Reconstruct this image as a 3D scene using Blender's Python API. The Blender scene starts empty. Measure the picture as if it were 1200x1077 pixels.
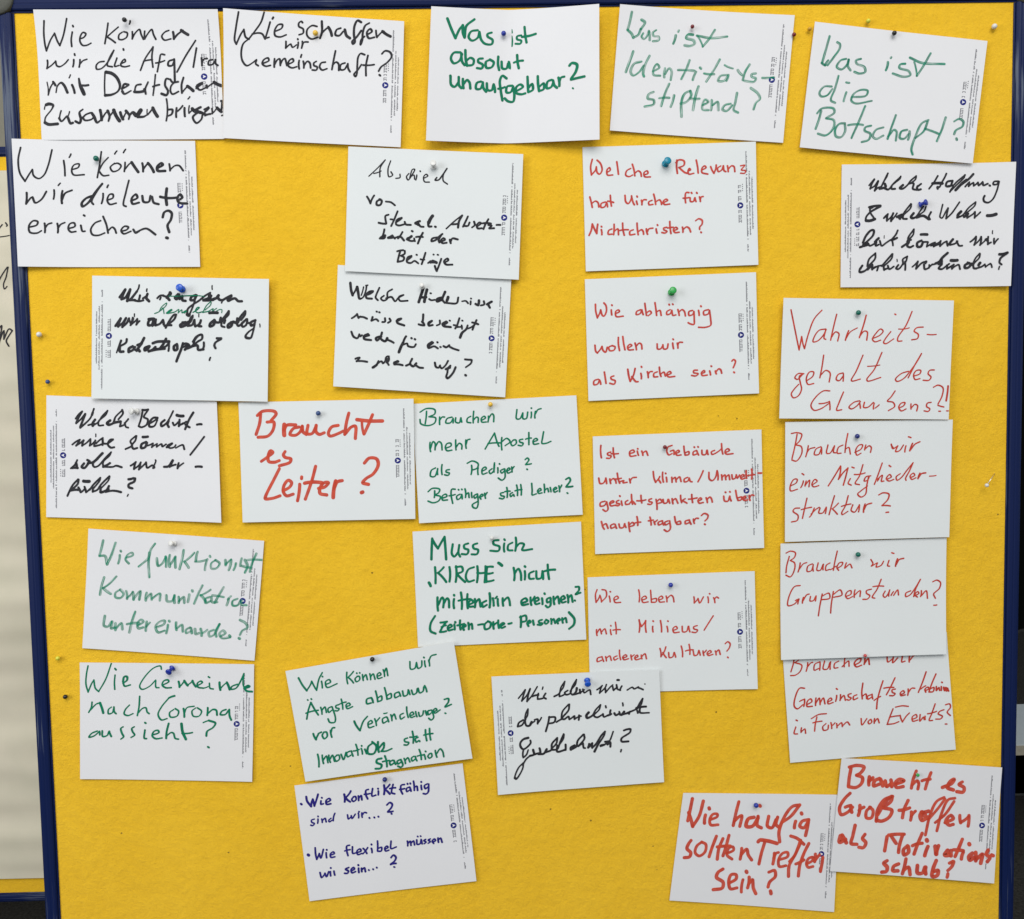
import bpy, bmesh, math, random
from mathutils import Vector, Matrix, noise as mnoise
random.seed(7)
scene = bpy.context.scene
R = math.radians

# ------------------------------------------------------------------ camera
F_PX, CXP, CYP = 1050.0, 600.0, 538.5            # focal length and centre in photo pixels (1200 x 1077)
CAM = Vector((0.54763456, -1.07513765, -0.45862804))   # metres; origin = top left corner of the yellow panel
YAW, PITCH, ROLL = -0.01643657, -0.0627413, 0.01832416
ROT = Matrix.Rotation(YAW, 3, 'Z') @ Matrix.Rotation(PITCH, 3, 'X') @ Matrix.Rotation(ROLL, 3, 'Y')
cam_data = bpy.data.cameras.new('camera')
cam = bpy.data.objects.new('camera', cam_data)
scene.collection.objects.link(cam)
cam_data.sensor_width = 36.0
cam_data.lens = F_PX / 1200.0 * 36.0
cam_data.clip_start = 0.02
cam_data.clip_end = 60.0
m3 = ROT @ Matrix.Rotation(math.pi / 2, 3, 'X')
mw = m3.to_4x4(); mw.translation = CAM
cam.matrix_world = mw
scene.camera = cam

# ------------------------------------------------------------------ world, lamps, exposure
world = bpy.data.worlds.new('World'); scene.world = world
world.use_nodes = True
bgn = world.node_tree.nodes['Background']
bgn.inputs[0].default_value = (0.93, 0.97, 1.0, 1)
bgn.inputs[1].default_value = 0.43

def area(name, loc, target, sx, sy, power, col):
    ld = bpy.data.lights.new(name, 'AREA'); ld.shape = 'RECTANGLE'
    ld.size = sx; ld.size_y = sy; ld.energy = power; ld.color = col
    o = bpy.data.objects.new(name, ld); scene.collection.objects.link(o)
    o.location = loc
    o.rotation_euler = (Vector(target) - Vector(loc)).to_track_quat('-Z', 'Y').to_euler()
    return o
# soft ceiling light above and in front of the board, daylight window far to the left
area('ceiling_light', (0.60, -3.4, 2.3), (0.58, 0.0, -0.75), 3.4, 2.2, 126.0, (1.0, 0.97, 0.93))
area('window_light', (-1.9, -2.0, 0.1), (0.5, 0.0, -0.7), 1.2, 1.8, 32.0, (0.95, 0.98, 1.0))
vs = scene.view_settings
vs.view_transform = 'Standard'
try: vs.look = 'None'
except Exception: pass
vs.exposure = 0.17; vs.gamma = 1.0; vs.use_curve_mapping = False
scene.cycles.transparent_max_bounces = 24

# ------------------------------------------------------------------ helpers
def P(px, py, y=0.0):
    """the point at distance y behind the felt that the photo shows at pixel (px, py)"""
    d = ROT @ Vector(((px - CXP) / F_PX, 1.0, -(py - CYP) / F_PX))
    t = (y - CAM.y) / d.y
    return CAM + d * t

def obj(name, me, mat=None, parent=None):
    o = bpy.data.objects.new(name, me)
    scene.collection.objects.link(o)
    if mat is not None and not me.materials: me.materials.append(mat)
    if parent is not None: o.parent = parent
    return o
def empty(name, loc):
    o = bpy.data.objects.new(name, None); scene.collection.objects.link(o)
    o.location = loc; o.empty_display_size = 0.01
    return o
def tag(o, label=None, cat=None, group=None, kind=None):
    if label: o['label'] = label
    if cat: o['category'] = cat
    if group: o['group'] = group
    if kind: o['kind'] = kind
    return o
def mesh(name, verts, faces, smooth=False):
    me = bpy.data.meshes.new(name); me.from_pydata([tuple(v) for v in verts], [], faces); me.update()
    if smooth:
        for p in me.polygons: p.use_smooth = True
    return me
def box_mesh(name, a, b, bevel=0.0):
    bm = bmesh.new(); bmesh.ops.create_cube(bm, size=1.0)
    for v in bm.verts:
        v.co = Vector([(a[i] + b[i]) / 2 + v.co[i] * (b[i] - a[i]) for i in range(3)])
    if bevel: bmesh.ops.bevel(bm, geom=bm.edges[:], offset=bevel, segments=2, affect='EDGES', profile=0.6)
    me = bpy.data.meshes.new(name); bm.to_mesh(me); bm.free(); return me
def lathe_mesh(name, prof, n=28, axis=Vector((0, -1, 0)), base=Vector((0, 0, 0))):
    """prof: (radius, height along axis)"""
    ax = axis.normalized(); q = Vector((0, 0, 1)).rotation_difference(ax)
    vs_, fs = [], []
    for r, h in prof:
        for k in range(n):
            a = 2 * math.pi * k / n
            vs_.append(base + q @ Vector((r * math.cos(a), r * math.sin(a), h)))
    m = len(prof)
    for i in range(m - 1):
        for k in range(n):
            k2 = (k + 1) % n
            fs.append((i * n + k, i * n + k2, (i + 1) * n + k2, (i + 1) * n + k))
    fs.append(tuple(range(n))[::-1]); fs.append(tuple((m - 1) * n + k for k in range(n)))
    return mesh(name, vs_, fs, True)
def tube_mesh(name, a, b, r0, r1, n=10):
    a, b = Vector(a), Vector(b)
    return lathe_mesh(name, [(r0, 0), (r1, (b - a).length)], n, b - a, a)

def new_mat(name):
    m = bpy.data.materials.new(name); m.use_nodes = True
    nt = m.node_tree; b = nt.nodes['Principled BSDF']
    return m, nt, b
def nd(nt, kind, **kw):
    n = nt.nodes.new(kind)
    for k, v in kw.items():
        if k.startswith('i_'): n.inputs[k[2:].replace('_', ' ')].default_value = v
        else: setattr(n, k, v)
    return n
def ramp(nt, fac, stops):
    r = nt.nodes.new('ShaderNodeValToRGB'); nt.links.new(fac, r.inputs[0])
    els = r.color_ramp.elements
    els[0].position, els[0].color = stops[0][0], stops[0][1]
    els[1].position, els[1].color = stops[-1][0], stops[-1][1]
    for p, c in stops[1:-1]:
        e = els.new(p); e.color = c
    return r
def g(v): return (v, v, v, 1)
def srgb(r, g_, b):
    f = lambda c: (c / 255 / 12.92) if c <= 10 else ((c / 255 + 0.055) / 1.055) ** 2.4
    return (f(r), f(g_), f(b), 1)

# ------------------------------------------------------------------ materials
def mat_felt():
    m, nt, b = new_mat('yellow_felt'); L = nt.links.new
    tc = nd(nt, 'ShaderNodeTexCoord')
    big = nd(nt, 'ShaderNodeTexNoise', i_Scale=9.0, i_Detail=5.0, i_Roughness=0.6)
    mid = nd(nt, 'ShaderNodeTexNoise', i_Scale=70.0, i_Detail=4.0, i_Roughness=0.65)
    mp = nd(nt, 'ShaderNodeMapping'); mp.inputs['Scale'].default_value = (330, 330, 620); mp.inputs['Rotation'].default_value = (0, 0.45, 0)
    fine = nd(nt, 'ShaderNodeTexNoise', i_Scale=1.0, i_Detail=5.0, i_Roughness=0.75, i_Distortion=1.2)
    L(tc.outputs['Object'], big.inputs[0]); L(tc.outputs['Object'], mid.inputs[0])
    L(tc.outputs['Object'], mp.inputs[0]); L(mp.outputs[0], fine.inputs[0])
    c1 = ramp(nt, big.outputs[0], [(0.3, (0.835, 0.498, 0.023, 1)), (0.7, (0.880, 0.540, 0.030, 1))])
    c2 = ramp(nt, fine.outputs[0], [(0.28, (0.80, 0.75, 0.62, 1)), (0.48, (0.98, 0.98, 0.98, 1)), (0.74, (1.0, 1.0, 1.0, 1))])
    mx = nd(nt, 'ShaderNodeMix', data_type='RGBA', blend_type='MULTIPLY'); mx.inputs[0].default_value = 0.75
    L(c1.outputs[0], mx.inputs[6]); L(c2.outputs[0], mx.inputs[7])
    c3 = ramp(nt, mid.outputs[0], [(0.3, (0.955, 0.94, 0.90, 1)), (0.62, (1, 1, 1, 1))])
    mx2 = nd(nt, 'ShaderNodeMix', data_type='RGBA', blend_type='MULTIPLY'); mx2.inputs[0].default_value = 0.9
    L(mx.outputs[2], mx2.inputs[6]); L(c3.outputs[0], mx2.inputs[7])
    # old pin holes and snags
    vo = nd(nt, 'ShaderNodeTexVoronoi', i_Scale=38.0); L(tc.outputs['Object'], vo.inputs['Vector'])
    dot = ramp(nt, vo.outputs['Distance'], [(0.030, g(1)), (0.050, g(0))])
    sel = nd(nt, 'ShaderNodeSeparateColor'); L(vo.outputs['Color'], sel.inputs[0])
    gate = ramp(nt, sel.outputs[0], [(0.72, g(0)), (0.74, g(1))])
    hole = nd(nt, 'ShaderNodeMath', operation='MULTIPLY'); L(dot.outputs[0], hole.inputs[0]); L(gate.outputs[0], hole.inputs[1])
    hf = nd(nt, 'ShaderNodeMath', operation='MULTIPLY'); L(hole.outputs[0], hf.inputs[0]); hf.inputs[1].default_value = 0.75
    mx3 = nd(nt, 'ShaderNodeMix', data_type='RGBA'); L(hf.outputs[0], mx3.inputs[0])
    L(mx2.outputs[2], mx3.inputs[6]); mx3.inputs[7].default_value = (0.20, 0.10, 0.012, 1)
    L(mx3.outputs[2], b.inputs['Base Color'])
    b.inputs['Roughness'].default_value = 1.0
    b.inputs['Specular IOR Level'].default_value = 0.05
    b.inputs['Sheen Weight'].default_value = 0.12
    ad = nd(nt, 'ShaderNodeMath', operation='ADD'); L(fine.outputs[0], ad.inputs[0])
    m2 = nd(nt, 'ShaderNodeMath', operation='MULTIPLY_ADD'); L(mid.outputs[0], m2.inputs[0]); m2.inputs[1].default_value = 2.2
    L(hole.outputs[0], m2.inputs[2]); m3_ = nd(nt, 'ShaderNodeMath', operation='MULTIPLY'); L(hole.outputs[0], m3_.inputs[0]); m3_.inputs[1].default_value = -2.0
    L(m3_.outputs[0], m2.inputs[2]); L(m2.outputs[0], ad.inputs[1])
    bp = nd(nt, 'ShaderNodeBump'); bp.inputs['Strength'].default_value = 0.75; bp.inputs['Distance'].default_value = 0.0012
    L(ad.outputs[0], bp.inputs['Height']); L(bp.outputs[0], b.inputs['Normal'])
    return m
def mat_paper(name, col, tint):
    m, nt, b = new_mat(name); L = nt.links.new
    tc = nd(nt, 'ShaderNodeTexCoord')
    n1 = nd(nt, 'ShaderNodeTexNoise', i_Scale=14.0, i_Detail=3.0)
    n2 = nd(nt, 'ShaderNodeTexNoise', i_Scale=900.0, i_Detail=3.0, i_Roughness=0.7)
    L(tc.outputs['Object'], n1.inputs[0]); L(tc.outputs['Object'], n2.inputs[0])
    c = ramp(nt, n1.outputs[0], [(0.3, tuple(x * t for x, t in zip(col, tint)) + (1,)), (0.7, col + (1,))])
    L(c.outputs[0], b.inputs['Base Color'])
    b.inputs['Roughness'].default_value = 0.75; b.inputs['Specular IOR Level'].default_value = 0.25
    bp = nd(nt, 'ShaderNodeBump'); bp.inputs['Strength'].default_value = 0.12; bp.inputs['Distance'].default_value = 0.0003
    L(n2.outputs[0], bp.inputs['Height']); L(bp.outputs[0], b.inputs['Normal'])
    return m
def mat_ink(name, col, dark, streak=0.0, thin=0.0):
    """marker ink; streak > 0 lets the paper show through in streaks along the stroke (a pen running dry)"""
    m, nt, b = new_mat(name); L = nt.links.new
    tc = nd(nt, 'ShaderNodeTexCoord')
    n1 = nd(nt, 'ShaderNodeTexNoise', i_Scale=160.0, i_Detail=3.0)
    L(tc.outputs['Object'], n1.inputs[0])
    c = ramp(nt, n1.outputs[0], [(0.32, dark), (0.68, col)])
    L(c.outputs[0], b.inputs['Base Color'])
    b.inputs['Roughness'].default_value = 0.7; b.inputs['Specular IOR Level'].default_value = 0.2
    uv = nd(nt, 'ShaderNodeUVMap')
    mp = nd(nt, 'ShaderNodeMapping'); mp.inputs['Scale'].default_value = (0.22, 1.1, 1)
    n2 = nd(nt, 'ShaderNodeTexNoise', i_Scale=1.0, i_Detail=3.0, i_Roughness=0.6)
    L(uv.outputs[0], mp.inputs[0]); L(mp.outputs[0], n2.inputs[0])
    lo = 1.0 - streak
    a = ramp(nt, n2.outputs[0], [(0.34, g(lo)), (0.62, g(1.0 - thin))])
    L(a.outputs[0], b.inputs['Alpha'])
    return m
def mat_plain(name, col, rough=0.4, spec=0.5, bump=0.0, scale=60.0, var=0.12, coat=0.0):
    m, nt, b = new_mat(name); L = nt.links.new
    tc = nd(nt, 'ShaderNodeTexCoord')
    n1 = nd(nt, 'ShaderNodeTexNoise', i_Scale=scale, i_Detail=4.0)
    L(tc.outputs['Object'], n1.inputs[0])
    c = ramp(nt, n1.outputs[0], [(0.3, tuple(x * (1 - var) for x in col[:3]) + (1,)), (0.7, tuple(min(1, x * (1 + var)) for x in col[:3]) + (1,))])
    L(c.outputs[0], b.inputs['Base Color'])
    b.inputs['Roughness'].default_value = rough; b.inputs['Specular IOR Level'].default_value = spec
    b.inputs['Coat Weight'].default_value = coat
    if bump:
        bp = nd(nt, 'ShaderNodeBump'); bp.inputs['Strength'].default_value = 0.5; bp.inputs['Distance'].default_value = bump
        L(n1.outputs[0], bp.inputs['Height']); L(bp.outputs[0], b.inputs['Normal'])
    return m
def mat_frame(along):
    """navy lacquer on the rails, with pale rubbed scuffs running along the rail and a painted reflection on the left one"""
    m, nt, b = new_mat('navy_lacquer_' + along); L = nt.links.new
    tc = nd(nt, 'ShaderNodeTexCoord')
    mp = nd(nt, 'ShaderNodeMapping')
    mp.inputs['Scale'].default_value = (420, 420, 9) if along == 'upright' else (9, 420, 420)
    n1 = nd(nt, 'ShaderNodeTexNoise', i_Scale=1.0, i_Detail=4.0, i_Roughness=0.6)
    L(tc.outputs['Object'], mp.inputs[0]); L(mp.outputs[0], n1.inputs[0])
    n3 = nd(nt, 'ShaderNodeTexNoise', i_Scale=5.0, i_Detail=2.0); L(tc.outputs['Object'], n3.inputs[0])
    mu = nd(nt, 'ShaderNodeMath', operation='MULTIPLY'); L(n1.outputs[0], mu.inputs[0]); L(n3.outputs[0], mu.inputs[1])
    # window reflection painted pale into the left rail's colour below its top, among scuffs
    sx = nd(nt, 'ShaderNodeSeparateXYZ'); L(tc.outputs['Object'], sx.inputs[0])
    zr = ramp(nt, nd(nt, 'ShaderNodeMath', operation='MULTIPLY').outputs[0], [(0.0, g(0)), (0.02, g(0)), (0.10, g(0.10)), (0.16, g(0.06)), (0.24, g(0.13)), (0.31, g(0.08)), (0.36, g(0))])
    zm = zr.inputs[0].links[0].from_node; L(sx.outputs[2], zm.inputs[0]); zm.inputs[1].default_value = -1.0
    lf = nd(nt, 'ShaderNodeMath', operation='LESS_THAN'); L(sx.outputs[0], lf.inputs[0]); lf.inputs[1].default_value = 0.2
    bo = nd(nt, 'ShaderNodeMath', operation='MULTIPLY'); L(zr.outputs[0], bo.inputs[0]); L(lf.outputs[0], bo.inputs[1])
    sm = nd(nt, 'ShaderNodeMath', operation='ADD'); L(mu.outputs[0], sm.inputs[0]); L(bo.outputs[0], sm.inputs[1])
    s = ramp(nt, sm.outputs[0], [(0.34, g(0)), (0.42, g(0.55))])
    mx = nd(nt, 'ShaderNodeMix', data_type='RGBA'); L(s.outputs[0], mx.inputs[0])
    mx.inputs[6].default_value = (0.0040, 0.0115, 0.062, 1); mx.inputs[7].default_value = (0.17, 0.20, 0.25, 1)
    L(mx.outputs[2], b.inputs['Base Color'])
    n2 = nd(nt, 'ShaderNodeTexNoise', i_Scale=300.0, i_Detail=2.0); L(tc.outputs['Object'], n2.inputs[0])
    rr = ramp(nt, n1.outputs[0], [(0.3, g(0.34)), (0.7, g(0.55))]); L(rr.outputs[0], b.inputs['Roughness'])
    b.inputs['Specular IOR Level'].default_value = 0.16
    bp = nd(nt, 'ShaderNodeBump'); bp.inputs['Strength'].default_value = 0.15; bp.inputs['Distance'].default_value = 0.0003
    L(n2.outputs[0], bp.inputs['Height']); L(bp.outputs[0], b.inputs['Normal'])
    return m

FELT = mat_felt()
PAPER = [mat_paper('white_card', (0.715, 0.718, 0.735), (0.985, 0.985, 0.99)),
         mat_paper('white_card_cool', (0.70, 0.73, 0.735), (0.985, 0.99, 0.99))]
SHEET = mat_paper('pinboard_sheet', (0.66, 0.61, 0.49), (0.92, 0.94, 0.92))
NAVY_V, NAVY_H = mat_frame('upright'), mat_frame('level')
CAPGREY = mat_plain('grey_cap', (0.075, 0.078, 0.064), 0.6, 0.4, 0.0003, 500)
GASKET = mat_plain('dark_gasket', (0.008, 0.008, 0.012), 0.6, 0.3)
STEEL = mat_plain('pin_steel', (0.75, 0.72, 0.62), 0.25, 0.5); STEEL.node_tree.nodes['Principled BSDF'].inputs['Metallic'].default_value = 0.9
INKMAT = {
    'black': mat_ink('black_marker', (0.030, 0.030, 0.036, 1), (0.014, 0.014, 0.018, 1), 0.10, 0.0),
    'green': mat_ink('green_marker', (0.0, 0.195, 0.098, 1), (0.0, 0.145, 0.075, 1), 0.12, 0.0),
    'greendry': mat_ink('green_marker_running_dry', (0.0, 0.300, 0.165, 1), (0.0, 0.215, 0.118, 1), 0.85, 0.20),
    'greensemi': mat_ink('green_marker_half_dry', (0.0, 0.270, 0.160, 1), (0.0, 0.185, 0.112, 1), 0.72, 0.14),
    'red': mat_ink('red_marker', (0.60, 0.072, 0.050, 1), (0.48, 0.045, 0.038, 1), 0.22, 0.04),
    'redwet': mat_ink('red_marker_broad', (0.68, 0.088, 0.042, 1), (0.54, 0.052, 0.028, 1), 0.28, 0.08),
    'redfine': mat_ink('red_marker_fine', (0.56, 0.055, 0.032, 1), (0.42, 0.034, 0.024, 1), 0.12, 0.0),
    'blue': mat_ink('blue_marker', (0.022, 0.016, 0.205, 1), (0.014, 0.010, 0.150, 1), 0.08, 0.0)}
PRINT = mat_plain('imprint_grey', (0.15, 0.15, 0.17), 0.8, 0.2)
EMBLEM = mat_plain('emblem_blue', (0.012, 0.018, 0.17), 0.7, 0.2)
EMBLEM_W = mat_plain('emblem_white', (0.78, 0.78, 0.80), 0.7, 0.2, var=0.02)
# --- handwriting: pen strokes measured on each card (5.217 units = 1 mm-ish of board), "w" sets the pen width,
#     "|" lifts the pen; points are joined by smooth curves
INK = {}
INK['afg'] = '''w15 72,85 67,160 72,225 80,262|80,262 105,200 132,158|132,158 148,205 162,230|162,230 185,170 210,72
240,150 232,195 234,235|245,112 247,118|283,190 310,180 322,160 305,152 288,175 285,205 300,228 325,228 352,215
460,98 450,150 436,218|522,120 490,145 450,178|450,178 478,195 500,212
545,150 525,165 522,190 540,195 570,180 575,155 555,148|596,85 590,103|606,148 604,190|604,190 620,160 650,135 660,165 672,192
682,145 680,190|680,190 700,160 725,135 735,165 748,192|830,140 805,150 785,175 800,197 840,190
w20 855,150 858,190|858,190 880,165 915,140|w34 905,140 945,165
w15 85,320 82,370|82,370 110,350 135,325|135,325 142,352 160,358 190,340 212,315|245,315 240,358|250,280 252,288|283,315 278,360|280,345 300,322 325,312
430,325 400,330 382,350 385,372 410,370 440,345 470,300 490,258|490,258 465,300 450,350 480,358|508,305 495,355 520,350|548,250 550,256
530,340 560,325 555,312 540,325 532,350 555,358 585,352|652,380 680,310 730,238|730,238 722,300 728,360|670,325 725,315|800,285 778,282 768,320 755,388|745,335 800,320
w18 850,315 825,325 822,350 845,350 858,325|858,312 860,370 862,445|w16 990,200 930,290 875,390|995,245 985,300 975,360|1025,305 1028,350|1028,330 1040,312 1060,308
1095,315 1072,320 1068,345 1090,345 1110,320|1110,315 1112,340 1125,350
w17 95,455 90,528|92,515 110,480 132,455|132,455 135,500|137,495 155,470 172,462|w22 172,462 185,490 205,512|w16 230,465 232,510|225,408 215,428
w30 283,435 300,490 315,525|w34 245,485 300,488 330,475|w16 437,395 437,470 437,540|w20 437,392 500,405 525,450 515,500 480,530 437,542
w16 545,500 580,480 575,462 555,470 545,500 560,520 585,522|640,465 615,475 605,505 625,515 650,485|655,468 655,510 680,520|690,460 685,500 692,525|745,405 735,470 735,535|710,490 765,468
w18 835,430 810,435 800,460 830,490 835,520 810,535 785,525|870,475 845,480 835,510 850,530 880,515|w14 850,455 880,440|w17 905,410 900,470 895,520|895,505 925,475 945,480 945,520
965,495 1000,475 985,460 965,490 985,515 1030,495|1040,475 1045,490|1045,490 1075,465 1100,455|w30 1105,458 1145,480
w24 75,600 100,588 122,600 115,640 80,700|w28 78,705 110,715 150,715|w24 165,640 170,690 200,690|215,640 205,690 240,710|w22 300,625 275,640 275,665 305,680 290,705 255,705
w25 340,650 320,660 315,685 345,690 375,660|w22 378,650 385,685|w24 400,630 405,675|405,670 440,635|w28 440,635 465,690|465,680 500,640|w32 500,640 525,690
w24 535,690 570,630|w28 570,630 590,670|w28 600,665 630,640 615,665 660,665|w36 630,640 660,660|w26 665,625 670,665|670,660 715,620|w32 715,615 750,660
w14 812,560 810,620 810,688|812,650 840,620 845,650 815,660|w16 880,610 878,665|878,645 890,615 912,605|925,605 922,650|955,540 940,558|955,610 950,650|950,645 980,620|w22 985,625 1000,645
w20 1015,620 985,640 985,665 1020,650 1030,625|1030,625 1030,680 1005,705 975,690 965,675|w22 1035,645 1065,625 1050,615 1035,640 1050,660 1080,650|w20 1090,615 1090,650 1120,620 1130,640
w20 1135,580 1158,572 1158,600 1135,630|1150,658 1154,662'''
INK['schaffen'] = '''w16 135,32 118,120 108,200 118,222|118,222 145,165 165,135|165,135 175,180 195,192|290,32 270,90 235,140 195,190|195,190 160,220 147,275 155,325 180,352 215,335 240,315|240,318 235,340 250,352
215,162 250,155 275,160 293,190|325,90 310,140 295,185|w20 345,62 340,70|w15 300,185 318,180|w16 355,145 395,125 400,105 375,105 352,140 355,170 385,178 422,165
522,92 515,85 500,95 500,115 525,130 525,155 500,165|610,115 580,110 550,135 550,170 575,190 615,180|w20 640,85 640,150 628,185|w18 635,160 665,130 680,120|w24 680,120 700,170
w18 755,125 730,135 722,165 745,170 770,145|w24 780,135 790,170 810,185|w20 880,90 858,80 840,110 835,160 840,210 830,220 825,205 850,180 880,140|w18 930,95 905,110 890,150 885,200 875,225 880,195 900,175
915,165 945,145 935,130 915,150 925,185 960,180|w16 970,140 975,180|975,180 1005,150 1020,145|w24 1010,145 1058,175
w15 420,205 418,245|418,245 440,225 450,220|450,222 460,240 485,225|495,210 490,245|492,190 493,193|520,205 515,245|517,235 530,210 555,208
w16 275,340 315,320 310,305 285,315 275,340 295,355 325,350|350,310 348,360|348,350 365,318 380,310 385,350|385,345 400,315 412,308 425,350|430,345 465,325 460,310 440,320 432,350 455,365 485,358
500,320 500,370|515,285 510,300|525,325 528,365|530,350 550,325 565,335 570,365|605,325 590,335 590,350 610,360 605,378 580,378|660,330 635,335 625,360 640,378 670,370
722,262 710,320 700,375|702,350 725,330 740,340 742,380|780,335 755,345 752,375 775,375 795,345|797,340 800,370 810,388|900,285 875,278 860,300 855,350 852,400 845,418 835,405 860,375 880,345
920,290 908,350 908,412|890,348 958,345|w17 1005,280 1025,262 1055,270 1065,295 1040,330 1000,360 985,385|990,408 995,412'''
INK['absolut'] = '''w23 182,110 205,170 230,225|230,225 255,170 275,145|275,145 275,190 285,218|w26 285,218 295,150 345,105|w21 365,170 325,180 310,215 330,235 365,215 375,180|375,180 385,225 400,245
450,180 425,190 425,205 455,225 450,250 415,252 400,245|w18 570,200 572,258|570,160 572,175|630,195 605,200 605,218 630,228 625,245 595,245|w20 650,145 655,200 662,240|w25 635,205 680,200 718,190
w22 260,310 220,315 203,350 220,378 255,360 270,320|265,315 270,365 285,385|290,295 292,350 300,388|295,360 320,340 340,350 335,380 300,388|395,340 370,345 368,362 395,378 390,400 360,400
440,345 415,360 418,395 450,390 462,360 440,345|490,325 488,370 495,405|510,355 515,395 540,395 550,365|555,355 560,395|605,315 608,360 615,395|585,360 640,350
200,455 205,510 225,520 250,490|250,460 252,510 265,525|275,470 278,525|280,500 300,475 315,490 320,525|385,480 360,490 355,525 380,525 395,495|395,485 400,520 415,540
420,490 425,530 450,530 460,500|462,495 470,540|540,455 515,440 500,470 505,530 515,590|490,520 530,508|575,500 545,505 540,540 565,540 580,510|580,505 588,560 580,598 550,595 530,578
600,535 640,510 625,495 600,510 600,545 630,555 655,550|668,450 670,500 672,540|672,520 695,495 700,530 672,545|730,450 732,500 738,540|738,515 765,495 765,530 738,540
815,475 790,485 785,525 810,520 825,490|822,480 830,510 845,525|855,465 860,515|860,490 870,465 890,460|w26 920,395 935,380 965,390 960,430 930,475|930,480 970,472 1010,465|w13 940,532 943,535'''
INK['identitaet'] = '''w24 155,60 145,110 130,165|130,168 155,190 165,212|165,212 195,195 210,160|212,160 235,120 215,105|w20 225,185 215,205 230,220 250,200 260,170|262,175 265,225|305,165 285,180 290,200 320,205 320,225 285,232
w22 425,195 410,245|443,165 440,172|w26 530,190 500,190 490,210 535,225 540,245 510,258 480,255|w22 665,160 630,215 590,262|w15 560,200 590,262|w22 555,195 640,210 740,200
w24 165,295 145,350 120,420|215,355 170,370 150,420 165,440 200,420 230,380|265,320 240,370 225,430 230,445|w20 285,415 325,390 310,370 290,400 290,435 330,440|360,395 355,450|360,430 385,395 400,410 395,465
w22 510,345 490,400 460,460|440,405 540,410|550,415 530,465|575,390 580,395|695,340 655,410 612,475|600,425 660,430|740,435 700,440 685,470 720,470 745,440|748,435 735,470|w16 725,375 775,395
w22 878,370 850,415 835,465|805,405 830,435|915,425 890,430 890,445 915,455 905,475 845,470|955,452 1025,450
w24 290,540 260,555 255,580 290,590 290,615 235,630|385,490 360,550 335,625|325,578 385,575|415,560 395,630|515,530 480,550 460,600 460,690|455,610 490,600 520,560 515,535
565,505 545,570 530,650|515,578 570,580|w22 590,620 625,600 605,585 590,610 590,645 625,650|645,590 640,650|650,620 680,600 685,650|760,610 725,620 710,645 735,655 770,620|800,545 790,600 780,650 805,665
885,515 925,545 940,580 915,605 900,645'''
INK['botschaft'] = '''w21 218,68 195,150 172,230|170,232 190,245|190,245 210,215|205,245 240,200 280,140 280,115 265,105|320,205 285,215 262,255 290,270 325,240 335,210|335,210 330,250 345,275|410,205 380,215 385,235 430,255 435,285 400,295 370,285
575,225 562,275|595,195 592,200|680,235 650,240 645,260 700,280 710,305 670,315 605,295|835,172 790,250 750,310|w15 735,225 750,310|w22 710,198 780,230 918,238
w19 230,375 185,375 155,415 165,435 200,430 235,390|272,310 250,390 225,460 250,475|320,410 303,465|320,350 338,352|355,440 440,430 450,400 410,395 365,420 350,460 375,478 475,462
w21 165,525 150,580 130,635|140,540 170,510 240,510 245,535 200,565|195,570 240,580 245,610 225,650 190,675 145,665|310,600 275,605 250,640 255,680 285,685 310,650 310,610|435,495 395,590 350,690|330,612 420,610
470,615 435,625 430,645 465,665 455,700 412,715|545,625 500,640 480,680 500,695 545,675|622,550 600,610 570,695|575,680 610,640 625,650 620,705|690,640 655,650 645,690 670,695 700,665|705,650 695,700
820,580 780,600 740,680 715,760 722,790|740,690 790,650 815,590|925,565 900,640 870,710|800,635 880,665|975,590 1005,575 1030,590 1025,620 985,645 975,668|988,695 990,702'''
INK['leute'] = '''w15 88,75 75,150 85,230 115,280|115,280 140,235 157,208|157,208 165,245 195,262 225,240 250,180 272,85|342,150 348,195 350,242|385,110 375,130|390,205 430,190 435,170 405,175 390,205 400,235 465,235
570,95 560,170 545,252|612,130 580,165 555,210|555,212 580,240 615,238|650,165 625,190 640,215 675,205 690,180 670,165 650,168|665,90 652,108|718,80 705,100|715,160 710,215|712,205 740,170 755,160|w24 755,160 775,190 795,218
w18 820,165 825,215|825,205 855,165|w24 855,165 890,218|w26 910,195 945,175 935,165 912,185 915,210 960,212|w16 985,170 990,210|990,205 1020,180 1045,180 1070,210
w17 125,350 122,418|122,418 150,380 160,375|160,378 175,410 210,390 240,340|w15 285,330 282,385|322,288 310,302|w18 335,335 332,410|332,390 350,350 392,330|w24 510,365 475,380 450,410 455,428 490,405 530,345 575,290|w16 575,290 540,340 510,400 520,415
580,350 570,410|612,298 605,312|605,390 640,375 640,355 620,355 605,390 620,415 660,408|738,270 720,340 705,420 720,428|w20 750,395 790,375 780,355 755,380 760,412 800,405|820,365 828,400 860,400 870,365|880,370 890,405 920,415
w26 970,320 965,370 970,418|w24 930,370 1030,375|w22 1035,395 1065,375 1050,355 1035,380 1045,405 1095,412
w16 140,560 185,545 190,525 165,520 140,550 145,590 185,595 212,580|230,535 232,590|232,565 250,540 272,532|305,535 308,590|308,565 325,540 350,528|370,565 410,550 405,530 380,535 370,565 385,585 415,582|445,545 455,580 470,580|462,482 468,486
565,515 530,530 505,570 515,600 550,605 590,590|580,490 600,540 610,590|612,575 635,555 650,565 660,590|690,580 725,570 735,555 710,550 690,575 705,595 750,580|w18 765,570 780,590 800,580|785,585 830,565 850,565 900,600
w23 945,495 955,465 980,455 1000,470 995,510 975,545 985,585|w26 968,620 975,622'''
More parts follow.
